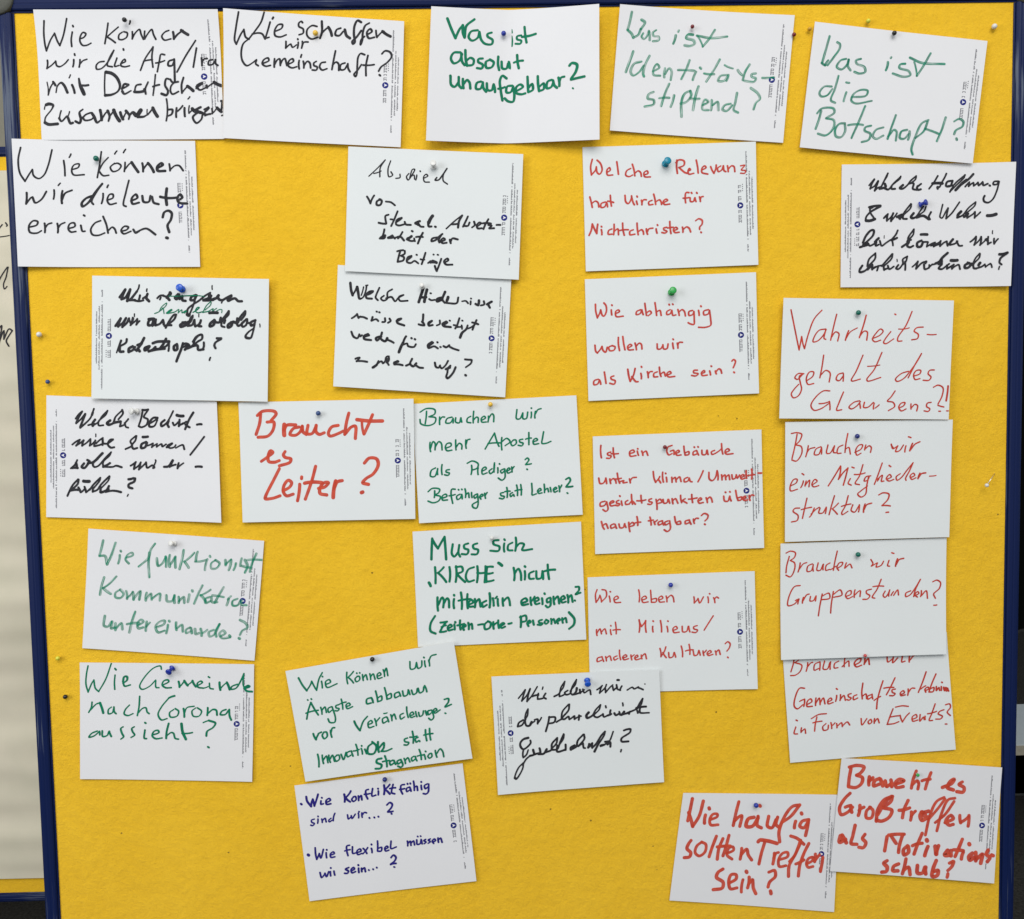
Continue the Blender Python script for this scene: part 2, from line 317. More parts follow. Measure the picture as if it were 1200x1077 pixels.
INK['abschied'] = '''w12 195,192 250,140 295,92|295,92 265,140 262,195|225,175 270,160|328,98 312,150 318,195 340,185 330,165|385,180 385,200 360,205|440,175 425,195 435,215 455,190 475,150 462,150 445,200|445,200 470,185 475,210|488,185 482,215|508,160 510,163
530,205 555,190 545,180 530,195 535,225 565,228|w15 610,200 600,215 620,215 645,185 672,145|w12 672,145 650,185 650,220 675,240
w18 185,318 200,365|200,365 215,335 228,315|255,340 245,360 260,372 275,355 262,340|300,365 305,345|305,358 325,348 352,368
310,425 290,430 290,450 310,470 295,490 255,485|w16 370,408 345,460 330,495|335,455 375,450|355,485 380,470 370,462 355,475 360,495|w18 390,470 400,490 430,470 435,490 455,490|495,470 475,480 470,495 500,480|500,475 510,495 530,490
545,490 565,460 575,445 555,455 550,490 575,500|w20 600,500 604,502|w16 668,512 720,465 765,430|w20 765,432 745,470 740,505|700,485 745,480|w18 800,438 790,460 770,500|775,495 800,495 810,475|838,470 842,490 825,505
855,500 880,480 870,475 855,490 860,510 885,510|925,455 905,490 895,515|890,480 940,482|925,490 945,495 930,510 960,510|975,490 998,490
268,520 265,560 262,578 290,575 300,555 275,555|305,565 325,560 320,580 345,575|345,560 355,580|395,525 375,560 365,595|370,575 390,565 395,590|410,585 435,570 425,565 412,580 420,598|445,575 450,598|460,530 464,532|525,545 505,580 500,600|490,570 530,560
600,565 580,580 590,595 615,575 630,545 640,530|640,530 620,575 625,590|635,590 660,580 650,570 635,585 645,600 670,598|690,580 695,600|695,590 705,572 738,578
385,650 380,690 372,715|370,660 395,648 412,660 385,680|390,680 410,690 400,710 372,718|425,700 450,690 440,680 425,695 435,715 455,712|465,690 465,715 485,715|540,660 520,695 510,725|495,685 545,690|535,705 545,725|545,715 560,700
595,705 580,715 590,725 605,710 610,725|592,672 594,674|615,672 617,674|650,690 635,715 620,755 605,768 600,755|655,720 680,705 675,695 655,710 665,730 705,732'''
INK['relevanz'] = '''w16 125,115 115,160 120,210|120,210 145,180 150,160|150,165 155,195 170,205 185,180 175,140 155,120|215,195 235,180 230,165 215,180 218,210 250,210|275,130 280,165 285,205|360,170 335,185 330,212 350,220 372,210
370,145 380,180 385,215|385,200 405,185 420,195 425,218|440,210 465,200 460,185 442,195 445,220 480,222|w17 642,120 640,160 645,200|635,135 655,118 685,125 685,150 655,165|655,165 690,195 705,200|w16 710,185 725,180 718,170 710,185 715,205 745,200
760,120 768,160 772,198|795,180 820,165 810,155 795,170 795,195 830,205|848,160 868,200|868,200 880,170 882,150|910,155 890,170 895,190 915,180 925,155|925,155 930,185 940,190|950,155 955,190|955,175 975,155 990,160 995,190
w14 1030,155 1055,152 1035,180 1060,185 1055,200 1030,200|w16 110,345 118,375 125,408|120,385 145,370 160,380 165,405|205,375 180,385 178,408 200,405 212,380|212,378 218,405|235,335 238,375 242,400|220,370 255,378
325,335 330,375 345,385 365,350 365,338|365,345 375,380 382,392|395,370 400,390|398,340 400,344|425,365 428,392|428,378 438,362 455,362|490,365 470,375 472,392 495,390|500,328 508,360 512,390|512,375 535,362 545,375 548,390
558,380 585,365 575,358 558,372 565,390 598,388|715,318 698,318 692,345 695,380|680,352 715,348|722,350 725,372 742,372 750,352|752,350 758,372|730,318 733,322|762,318 765,322|780,345 785,372|785,358 790,345 802,342
w17 125,510 118,550 105,580|125,512 140,545 152,568|152,568 155,530 158,512|w16 180,545 183,575|180,525 182,527|245,540 225,550 222,572 245,572|258,512 255,575|258,555 280,540 285,575|310,505 312,545 320,578|290,550 345,545
375,545 355,555 355,575 385,572|398,505 400,540 405,575|402,560 425,545 435,555 438,572|455,540 462,572|462,555 470,540 495,535|515,540 520,565|522,515 524,518|580,530 560,535 562,545 580,555 570,565 550,562
598,495 600,535 605,568|585,535 620,530|622,550 645,540 635,530 620,545 630,562 655,560|675,530 678,560|678,545 700,528 715,535 725,558|755,490 775,478 795,488 795,510 780,530 780,542|788,560 790,562'''
INK['abhaengig'] = '''w16 118,218 120,260 130,300|130,300 145,270 150,252|150,252 160,285 170,290 185,260 182,225 170,210|215,252 218,282|218,222 220,225|240,275 265,262 258,252 242,262 245,292 288,290|395,250 370,262 368,280 390,275 402,252|402,252 410,280
420,212 425,250 430,285|430,270 450,258 460,270 440,288|482,208 488,250 492,285|490,265 512,255 520,285|575,250 555,262 555,280 575,275 585,255|585,255 592,285 610,282|568,218 570,221|590,216 592,219|622,250 630,285|628,265 648,250 662,262 668,288
712,255 690,262 690,285 712,280 720,262|720,262 722,310 720,340 700,338 685,330|748,255 752,285|762,228 764,231|808,250 780,260 782,282 808,275 815,255|815,255 822,310 822,345 790,358 748,358
115,468 120,505 130,515|130,515 150,490 158,475|158,475 165,500 180,510 190,480|220,470 200,480 205,500 230,498 238,478 220,470|258,420 258,460 265,500|285,415 290,455 298,495|315,485 340,470 330,462 315,475 320,495 350,495|360,455 368,495|366,475 385,455 398,462 402,490
495,460 498,490 515,490 530,470|530,465 535,490 555,488 562,460|590,455 595,488|592,430 594,433|618,455 622,485|622,465 630,450 650,450
135,675 110,685 108,708 130,705 142,682|142,680 150,705|172,632 178,670 182,700|230,655 212,662 215,675 238,685 232,705 205,700|w17 315,615 322,660 330,688|330,688 350,650 360,610|340,660 365,690 378,690|w16 395,640 398,672|398,598 400,602|435,630 440,665|440,645 450,630 465,628
495,630 475,640 475,660 498,660|508,602 512,640 518,658|515,645 535,632 545,655|555,650 580,638 572,628 555,640 562,660 602,658|740,620 718,622 718,635 745,642 730,655 705,652|765,640 785,632 780,622 765,635 770,652 800,650|815,625 820,648|824,595 826,597|850,625 855,642|853,630 870,612 882,618 888,638
950,565 960,555 972,565 965,590 958,605|962,632 965,635'''
INK['wahrheit'] = '''w12 113,95 130,180 150,280 162,340|162,340 172,290 178,258|178,258 185,300 195,332|195,332 220,240 255,150 302,97|325,212 285,220 255,260 248,290 275,285 310,250 328,215|325,218 315,270 325,275|392,122 375,190 358,265 355,280|358,265 385,230 405,240 398,285
w13 465,222 445,280|w11 448,272 475,230 518,205|w13 572,128 555,190 530,265|w12 530,260 560,225 578,230 575,280|612,270 655,250 675,225 660,212 630,240 610,275 625,290 660,280|722,228 690,270 678,295 690,302 740,272|747,121 752,124|852,105 815,190 765,265 765,285 790,285|w10 770,212 835,205
w12 920,200 880,205 865,225 890,245 885,270 850,278|w11 945,245 1000,245|w12 190,485 155,485 135,510 150,520 180,492|185,488 163,500 168,540 175,580 155,620 125,632 112,610 130,580 158,550|205,530 245,500 250,475 225,475 205,515 215,550 250,545
312,372 302,440 288,510|292,495 325,465 350,480 345,535|430,480 400,490 388,520 405,528 430,500|432,485 430,530|552,372 510,470 480,525 485,530 535,518|668,355 620,460 575,520 580,530 660,508|w10 580,440 655,432|w12 830,470 785,485 750,520 760,532 800,515 840,470 880,415 910,362|910,362 870,430 828,510
860,500 900,485 905,465 880,465 862,490 870,520 900,515|988,462 960,465 950,485 968,505 955,525 920,525|348,590 310,590 260,630 232,680 250,708 290,700 345,665|282,668 345,655|345,655 348,705|432,597 405,660 390,708 420,705|530,650 495,660 465,690 480,700 515,680 535,655|530,665 535,695
560,660 555,690 580,690 615,660|620,665 615,700|625,695 650,675|748,590 722,628 701,652 735,660 745,684 706,711|770,695 800,680 808,662 785,665 770,690 785,712 815,700|845,670 845,700|845,695 870,672 885,680 880,712|968,660 945,665 940,685 960,700 950,715 925,712
982,568 1010,555 1040,570 1035,620 1010,670|1010,678 1045,688|1015,714 1025,714|w15 1072,560 1068,600 1060,650|w11 1062,712 1072,712'''
INK['leiter'] = '''w22 185,115 180,170 158,240|165,125 195,100 270,100 280,115 250,155|225,165 265,165 262,210 230,250 170,258|w28 330,180 330,245|w23 330,210 345,185 400,182|w22 420,195 385,205 365,240 400,245 430,220 440,190|440,190 445,225 465,240|475,185 470,235 500,235 525,190|525,185 525,225 545,240 575,230
660,185 620,195 600,235 610,250 660,235 690,220|725,110 710,170 700,240|705,235 740,195 765,190 765,265|870,120 845,180 818,238|w17 805,165 815,235|w25 775,150 850,158 930,158|w22 190,405 225,380 260,350 245,340 232,370 235,405 270,410 300,400|335,345 325,365 335,380 370,390 365,410 300,432
300,450 265,520 220,610 215,632 260,630 305,615|325,585 365,560 375,535 355,520 330,550 325,590 345,615 385,605|425,545 412,645|437,500 436,510|522,435 500,520 460,635|w25 455,538 560,535|w23 540,570 580,560 600,535 575,535 550,565 550,600 590,610|w26 645,525 630,625|w23 635,570 655,530 685,522
820,415 850,385 895,390 905,425 875,480 830,510 810,535 845,545|w28 803,595 810,592'''
INK['apostel'] = '''w14 130,115 128,150 122,190|90,120 130,98 180,105 180,130 145,148|145,148 185,155 180,185 140,202 95,190 90,165|210,150 210,195|210,170 225,150 240,150|285,150 255,160 248,185 275,185 292,160|292,158 292,185|308,155 308,180 330,185 338,160|340,155 345,180
400,145 380,158 378,180 400,185|418,115 415,150 415,185|415,170 435,150 445,155 445,182|465,170 490,155 482,145 465,158 468,180 495,180|508,145 505,180|508,160 530,130 540,140 540,178|682,105 680,160 700,160 718,125|718,125 720,160 740,158 748,120|770,120 768,155|770,95 771,96|795,115 792,155|795,130 810,105 830,98
152,305 155,360|155,340 170,300 182,310 182,350|182,335 205,300 220,310 225,350|248,340 280,325 278,310 255,312 245,335 255,355 285,352|308,290 308,320 310,350|310,335 330,310 345,320 345,345|370,290 372,340|372,315 380,290 395,285|488,345 520,290 545,248|545,248 560,300 572,328|505,312 585,308
590,275 590,350|590,300 620,280 640,300 610,325|660,290 645,310 655,325 678,310 675,290 660,290|718,285 698,290 700,302 720,310 712,325 690,322|755,245 755,290 755,318|735,285 770,278|785,300 808,290 800,280 782,292 785,315 815,312|845,240 838,280 835,310 860,310 890,298
185,460 160,475 155,510 180,512 198,470|198,465 198,500|225,440 225,500|270,470 250,475 250,485 270,492 262,505 240,502|405,445 402,500|378,432 410,418 445,435 440,460 405,475|445,460 445,500|470,480 495,465 488,455 470,468 472,498 500,490|530,465 512,480 520,495 540,478 545,440|545,430 542,485
565,460 565,490|575,435 577,437|605,465 582,478 590,492 608,475|608,468 608,520 590,535 568,522|620,480 640,468 632,460 620,475 628,492 645,485|650,455 652,485|652,470 665,452|732,410 745,400 755,410 735,440|735,440 770,435|743,468 746,470
180,600 178,640|140,605 165,585 210,590 205,610 180,625|180,625 215,635 205,660 170,672 140,662|225,645 255,632 248,620 228,630 228,655 258,655|305,590 285,590 280,620 290,675|268,630 305,622|335,620 315,632 318,652 335,645 345,625|345,622 348,648|325,592 327,594|345,590 347,592|365,588 368,640|368,625 385,612 390,640
405,610 408,640|440,618 420,630 425,645 442,630|442,620 445,680 435,705 415,700 410,685 440,665|455,640 475,628 468,620 455,635 462,650|485,615 490,645|488,630 500,610|600,610 582,615 585,628 605,635 598,648 575,645|620,580 622,640|608,605 640,602|655,610 640,620 645,635 660,622 665,632|680,565 685,628|705,562 708,625|670,600 712,592
772,555 775,600 775,625 800,618|808,605 830,595 822,585 808,600 815,615 835,612|848,560 850,610|850,598 868,585 875,605|885,580 890,605|905,595 925,585 918,578 905,590 912,608 930,600|938,570 942,605|942,588 955,565|w17 980,530 1000,520 1008,535 985,570|982,575 1022,572|w13 988,612 992,615'''
INK['gebaeude'] = '''w16 125,130 128,205|185,170 165,178 168,188 188,195 180,208 160,208|200,145 202,180 208,205|188,180 232,180|300,180 330,170 322,158 302,168 305,195 340,192|348,165 355,190|350,150 351,151|375,165 382,190|380,178 400,165 412,190
560,130 535,140 528,165 540,188 560,180|550,165 570,160 572,185|582,180 605,168 598,160 582,172 590,190 615,188|632,135 635,165 640,188|640,175 662,168 662,185 640,190|710,160 690,170 690,188 712,182|712,165 722,188|695,140 697,142|718,138 720,140|742,160 745,185 765,185 772,160|775,160 780,185
820,160 800,170 805,185 825,178|825,178 845,165 862,150|862,120 865,160 870,182|882,175 910,160 900,150 885,162 890,182 932,180|112,330 120,362 140,360 155,335|155,330 160,362|180,335 185,362|183,348 200,332 215,345 218,360|225,300 232,340 240,360|215,335 250,330|245,350 265,345 260,358 285,355|300,335 305,358|305,345 318,328 342,325
445,290 450,330 460,355|460,355 480,330 485,320|478,340 490,358|503,294 507,353|525,325 528,352|520,300 522,302|558,325 560,355|560,340 578,325 585,352|585,340 605,322 615,350|655,325 635,335 635,352 655,348 665,330|665,330 672,350 682,352|750,285 735,320 718,352
785,295 788,335 805,345 825,325 835,285|835,285 840,340|862,310 865,340|865,325 882,310 888,338|888,325 905,310 912,338|925,310 930,335 945,330 952,310|952,310 958,330 972,310|978,328 1000,315 992,308 978,320 985,335 1005,330|1012,285 1015,330|1045,275 1045,335|1020,315 1065,308|w18 1085,298 1108,298
w16 150,470 122,480 122,500 148,495 160,475|160,475 168,520 155,532 138,522|178,485 205,475 198,468 180,478 185,498 212,495|235,465 220,472 222,482 240,488 232,498 215,495|250,470 255,495|240,438 242,440|290,465 275,475 278,490 295,488|312,430 318,488|298,488 315,470 335,488|370,435 375,480|345,468 400,462|435,455 418,462 420,472 438,478 430,490 412,488
462,460 468,520|465,475 485,458 498,475 470,485|505,460 510,482 528,480 535,460|538,460 545,482|560,455 565,485|563,468 580,455 595,482|612,435 618,478|640,455 625,465 650,482|680,430 685,478|660,458 712,450|718,470 740,458 732,450 718,465 725,482 750,478|768,450 775,478|772,462 790,445 800,455 805,475
875,440 880,468 900,470 910,445|912,440 920,468|885,415 887,417|912,412 914,414|948,405 955,445 962,465|960,450 985,445 980,462 962,466|990,455 1010,448 1002,440 990,452 1000,465 1020,462|1030,435 1035,465|1033,448 1045,432 1058,435
128,595 138,630 145,640|135,620 155,608 168,635|205,608 185,618 188,635 208,628|212,612 220,635|235,610 242,632 262,630 270,608|270,608 278,630|295,600 302,655|298,615 318,600 328,615 302,625|345,565 350,618|328,605 368,598|425,568 432,615|415,590 445,585|450,595 455,612|452,602 470,585
495,590 475,600 478,615 498,608|500,590 508,615|535,590 515,600 520,615 540,605|545,590 548,640 530,655 512,645|575,565 582,600 590,610|585,600 608,592 612,608 590,612|660,585 640,592 642,608 662,602|665,585 675,610|690,580 695,605|693,592 705,575 720,575|738,558 755,545 778,555 775,575 760,590|758,610 761,612'''
INK['mitglieder'] = '''w12 150,125 138,190 118,275|115,120 150,115 178,125 165,165 145,185|145,190 175,200 178,240 145,288 118,282|218,195 202,262|208,240 225,215 258,205|295,200 265,215 255,248 280,248 298,210|298,205 298,245|338,190 330,240 350,240 375,200|378,195 372,235 385,238|430,190 402,205 395,240 418,240|460,120 448,180 442,235|445,215 465,205 475,245
502,235 540,215 550,190 530,190 508,220 515,252 540,240|570,190 562,220|565,215 590,195 603,205 598,235|725,190 740,210|725,185 735,212 765,195|765,195 752,230 775,225 800,190|815,195 808,232|830,140 845,145|w14 855,180 838,225|842,220 870,185 900,170
w12 110,440 145,420 150,400 130,400 108,440 110,470 152,460|188,410 172,450|180,365 190,372|205,410 198,440|200,435 225,405 222,445|240,435 272,410 258,400 240,430 250,445 282,438|w13 415,318 375,385 340,440|415,320 402,400|402,400 430,360 460,330|460,330 445,390 432,435|w12 475,395 462,425 480,435|485,325 498,330|552,310 530,380 505,425 530,432|500,370 565,360
600,378 570,385 560,410 580,405 590,385|585,390 575,440 568,490 540,508 520,490 540,470 580,440|670,300 645,370 622,430|650,395 640,410|640,400 670,375 665,412 680,410|712,315 722,322|695,400 725,385 715,370 695,395 710,410 740,400|780,365 755,385 760,405 785,390 820,345 858,298|858,298 835,350 812,395 815,405|840,390 868,375 860,362 840,380 850,400 875,390|w14 900,362 888,395|890,390 910,365 935,360|w10 958,380 998,376
w12 165,575 135,578 125,595 155,620 150,650 115,660|210,515 195,580 182,638|175,585 238,570|255,575 235,620 225,630|235,612 262,585 285,570|290,575 282,605 305,605 328,570|328,570 322,608|378,500 360,560 345,615|402,545 365,580|365,580 395,612|462,500 445,560 422,605 425,615 460,595|420,565 478,550|490,555 480,590 500,600 528,560|530,555 525,598
w13 565,550 555,600|558,585 575,555 605,545|648,495 675,482 710,490 705,520 668,560|668,560 718,562|692,602 708,600'''
INK['funktioniert'] = '''w24 165,95 155,140 142,185|142,190 175,190 188,240|188,240 210,195 240,110|w20 265,185 255,235|270,158 272,162|305,200 345,185 340,170 315,180 300,210 320,235|w23 480,115 455,150 440,200 380,255|445,170 440,240 445,318|490,205 500,250 525,235 545,200|545,195 548,255|570,185 570,255|575,240 600,200|605,195 605,260|655,155 645,210 630,270|720,170 660,225|660,225 685,260
740,165 730,220|w20 725,225 790,215|800,210 785,275|815,190 817,195|850,215 825,235 825,265 855,265 875,235 850,215|w24 910,215 912,245|912,240 945,210|945,215 930,275|w22 975,235 960,275|1010,205 1000,250|w26 1030,215 1045,250 1030,290|w22 1010,250 1060,260|1100,175 1075,230 1060,285|w20 1040,215 1140,215
w23 170,320 155,370 145,425|245,315 200,360 165,385|165,385 210,420|265,395 240,415 240,440 270,445 290,420 270,395|305,405 310,450|310,445 345,410|345,410 350,455|350,450 390,405 385,455|430,415 425,460|428,450 455,420 460,455|462,450 510,420 510,460|550,430 555,465 585,465 600,435|600,430 600,475|625,440 625,475|628,465 655,440 660,475
690,425 682,470|708,400 710,405|770,370 745,420 720,480|820,395 760,430|760,430 790,465|815,440 790,450 790,475 820,465|825,440 830,470 860,470|900,380 870,430 845,475|w18 830,430 900,440|w21 930,450 918,490|925,455 945,435|985,450 955,465 955,490 985,490 1000,465|1010,460 1008,485 1040,490
w24 175,555 170,615 195,620 215,590|220,590 215,630 235,625|240,600 240,640|245,630 275,600 282,635|360,530 340,590 325,655|310,605 385,600|w22 375,615 410,590 395,578 375,600 380,630 410,625|430,590 425,645|428,620 450,595|490,625 535,605 540,585 510,590 485,620 500,655 540,645|560,610 550,660|568,585 570,588|610,595 612,640|615,630 645,610 650,650
695,625 670,640 672,660 698,650|700,630 705,660|w24 725,635 730,665 750,660|760,635 765,675|770,660 800,640|w22 840,640 810,655 815,680 840,670 875,605|875,605 850,650 855,680|880,680 910,660 895,645 875,665 890,690 940,685|935,675 940,680|1000,580 1035,600 1045,625 1015,645 1000,670|w27 995,690 998,692'''
INK['muss'] = '''w22 165,135 162,190 160,262|165,140 185,175 200,195|200,195 225,150 240,125|240,125 245,190 250,262|w20 290,170 285,230 300,245 325,215|330,175 325,225 335,245|385,165 360,175 362,195 385,205 378,230 345,230|440,165 415,175 418,195 445,205 438,230 405,232
570,145 540,150 540,170 575,185 570,210 520,210|w18 605,165 605,215|605,140 608,145|w19 655,160 630,175 628,205 655,208|w20 675,130 672,210|675,190 700,165 725,170 715,205 775,200|w24 145,405 155,425|w20 182,310 185,355 185,408|235,310 200,345|200,345 250,400|270,310 270,398|310,305 308,400|308,310 345,308 350,335 315,350|315,350 365,400|420,310 385,325 370,370 385,398 420,390
440,305 438,402|440,345 480,345|490,305 485,402|500,308 495,400|500,310 535,308|498,350 535,345|498,398 540,390|w26 570,285 590,300|w20 662,315 665,390|668,350 690,320 705,345 708,388|730,335 730,385|730,305 733,308|785,335 758,350 760,380 785,380|800,335 805,380 830,375 838,340|838,335 842,382|870,295 872,340 878,382|w22 850,335 915,325
w20 197,495 200,575|202,540 225,495 235,510 232,555|235,535 255,500 265,510 268,555|298,505 298,560|298,480 299,483|340,465 345,565|380,475 382,560|325,515 400,505|385,540 415,525 405,510 388,525 390,550 415,550|425,505 425,555|428,530 450,505 460,550|w22 495,515 470,530 475,552 498,540|515,470 515,555|w19 535,500 540,545|565,505 568,545|550,500 560,490|595,500 598,545|598,520 625,495 635,510 640,542
w21 710,530 745,515 735,500 710,515 715,540 750,535|w19 765,495 770,540|768,520 790,490|790,520 815,510 808,495 790,510 798,535 820,530|835,500 838,535|850,470 852,473|885,495 865,505 868,525 888,515|888,500 885,545 870,555 858,545|905,490 910,535|910,510 930,488 940,530|950,510 975,500 965,485 950,500 958,525 980,520|990,480 995,525|995,500 1012,480 1022,520|w16 1035,512 1037,514|w19 1040,430 1060,430 1060,450 1040,475 1070,465
w20 182,608 155,655 155,700 185,715|215,648 255,642|255,642 215,700|212,705 250,700|w16 220,675 250,665|w19 260,685 285,670 275,660 260,675 265,695 290,690|300,660 302,690|305,645 306,647|335,635 338,690|318,665 360,655|350,680 370,668 362,660 350,675 358,692|385,650 388,688|388,668 405,655 410,685|445,662 478,658|505,640 485,660 488,688 515,680 522,650 505,640|538,645 540,685|540,665 560,648
568,635 572,680|585,668 605,655 595,650 580,665 590,680 610,672|630,655 650,650|705,610 705,675|700,615 735,605 738,635 708,645|745,655 765,645 758,635 745,650 752,668|780,635 785,660|w17 835,630 815,638 818,648 838,652 830,662 808,660|860,630 850,645 860,655 875,640 860,630|890,625 892,655|892,640 905,625 915,650|925,640 945,632 938,622 925,635 932,652|958,620 962,648|962,632 978,618 985,645|w22 1000,585 1032,625 1028,660 1000,685'''
INK['milieus'] = '''w14 128,160 118,190 122,238|122,238 145,195|145,195 155,235|155,235 185,200 180,165 158,160|202,200 208,235|208,172 210,174|232,225 258,212 250,200 232,212 238,238 272,238|382,162 385,235|402,225 430,212 422,200 402,212 408,238 440,235|455,165 458,205 460,235|460,220 490,215 488,235 460,238|505,225 530,212 522,200 505,212 510,235 540,235|550,200 555,235|555,215 580,195 592,205 598,235
720,205 722,242|722,242 745,215|745,215 755,242 778,205|805,205 808,240|815,185 817,187|840,210 848,240|845,220 858,205 870,212|125,405 128,440|128,425 145,400 155,430|155,420 175,400 185,430|210,405 215,435|212,380 213,382|240,360 245,430|225,408 270,405|w15 385,345 385,420|385,350 400,385|400,385 425,350|425,350 428,420|468,385 470,418|470,352 472,354|515,350 522,418
w14 555,385 560,418|560,352 562,354|592,410 618,398 610,385 592,398 598,422 630,420|648,385 652,418 675,415 685,385|688,385 695,418|740,380 718,388 720,400 742,408 732,422 708,420|838,320 812,360 782,408|155,570 130,580 130,600 155,592|158,570 168,598|180,570 185,595|183,580 205,565 215,592|250,565 230,575 235,590 255,580|265,530 272,588|285,578 310,568 302,558 285,572 292,588 320,582
335,560 340,588|338,572 355,558|358,580 378,568 372,560 358,575 365,588 392,582|398,560 402,582|400,570 420,552 430,582|512,520 518,570|518,570 540,535 548,510|530,545 550,575|565,545 570,575 590,570 598,545|600,545 608,572|642,505 650,570|690,495 695,555|668,535 715,528|715,535 722,562 740,558 748,535|750,532 758,560|775,535 780,562|778,548 795,530|800,555 825,542 818,532 800,548 808,562 835,555
850,535 855,558|853,545 870,528 880,555|910,490 925,478 940,490 935,515 920,535|925,572 928,575'''
INK['gruppen'] = '''w12 128,140 112,200 108,240|108,120 135,108 165,118 160,145 135,165|135,165 160,180 160,220 135,265 108,255|195,180 182,235|188,220 215,185 235,178|270,185 242,200 238,232 262,228 275,195|275,190 275,230|305,180 298,225 318,225 335,190|338,188 335,222|378,180 355,195 352,225 375,220|422,108 408,170 398,225|380,222 415,200|420,215 450,195 455,178 435,180 420,210 430,225|478,180 468,212|472,210 500,188 512,210
628,160 640,185 630,200 665,180|668,180 660,205 690,195 705,170|738,165 730,198 742,200|755,118 768,122|w14 790,155 778,200|782,190 800,160 828,152|w12 195,318 160,325 125,390 120,440 160,430 185,400|165,410 188,400|188,400 180,430|215,390 208,425|212,412 235,375 250,370|258,385 255,412 275,410 290,385|292,382 288,412|330,370 315,440 305,502|325,385 370,365 375,395 325,405|398,355 385,430 380,485|395,375 440,345 450,375 400,390
475,385 505,370 505,350 485,355 472,380 485,398 515,385|530,345 525,390|530,375 550,355 562,350 560,385|630,340 600,350 600,365 620,380 605,400 578,402|690,280 665,340 635,390 650,395|640,325 705,322|714,352 701,378 712,390 732,368 742,345|742,345 735,382|750,378 765,355|765,378 790,345 795,375|870,350 840,365 840,385 865,375 900,330 930,280|930,280 900,340 888,385|895,380 920,365 912,355 895,375 910,388
935,350 930,385|935,380 965,350 972,395|1005,295 1030,285 1052,300 1045,335 1010,370 1020,395|1010,438 1028,436'''
INK['events'] = '''w12 135,120 128,190 112,245|110,150 150,140 160,170 135,190|140,190 178,205 170,240 140,265 110,268|215,190 205,242|210,220 235,190 245,188|285,185 258,200 255,235 282,225|290,185 288,235|318,180 310,228 335,228 350,190|355,185 352,230|405,180 380,195 378,222 400,220|450,120 440,180 438,215|425,215 455,185 465,180 468,212|w14 500,205 535,185 540,165 518,170 500,195 512,215 545,205|565,165 560,200|562,195 585,165 592,200
w13 700,145 705,185 735,165|738,155 735,190 765,160|795,145 790,185 810,180|840,140 835,185|838,175 865,145 895,135|195,345 165,345 135,410 132,455 150,470 185,445|165,425 195,412|195,412 190,455|210,445 240,425 232,410 212,425 210,455 242,455|265,405 262,450|265,435 285,405 290,445|290,435 310,405 320,440|335,430 362,415 355,405 338,420 340,440 370,432|392,390 385,425|390,348 396,352|415,385 412,420|415,412 435,390 445,418
480,378 462,385 465,398 480,405 468,418 455,415|515,385 495,395 495,415 520,405|552,315 545,370 548,410|548,395 570,380 575,408|600,385 580,395 582,412 605,400|608,382 612,410|675,300 655,360 640,420 635,470|620,420 660,395|748,282 720,340 695,385|680,345 740,340|750,350 730,355 732,370 748,378 738,390 715,390|780,385 805,372 798,360 780,375 785,390 810,385|828,350 825,388|828,372 850,345 868,345|938,245 915,310 890,370|905,350 935,330
930,360 955,348 948,338 930,352 935,368|998,258 975,310 955,365|960,350 985,340 980,365 955,368|1000,335 1000,360 1015,340 1020,358|1030,335 1030,358|1033,308 1036,310|w16 1045,340 1050,358|1058,342 1062,360|w15 1068,345 1074,361
w12 140,580 130,620 150,622|142,538 150,542|175,585 172,612|175,608 195,592 200,618|270,520 260,560 255,605|235,530 280,505 328,500|245,555 300,545|325,560 305,580 310,600 335,595 340,570|355,555 360,590|358,575 380,555|390,560 392,585|395,575 420,555 425,578|428,572 455,550 470,568|540,530 545,568 575,530|595,535 582,550 590,562 605,550 600,535|622,530 620,558|622,550 640,530 650,555
735,470 715,520 700,562|750,460 790,452 828,455|720,520 775,512|698,565 740,560 770,548|778,510 792,550|792,550 815,515 835,495|850,535 880,520 875,505 852,520 855,545 885,538|900,505 898,545 920,520 925,535|930,515 930,535|992,440 970,500 955,540 975,540|945,500 1000,485|1045,475 1020,485 1010,500 1035,515 1025,530 995,532|1055,445 1080,440 1085,460 1065,490 1083,510|1052,562 1062,562'''
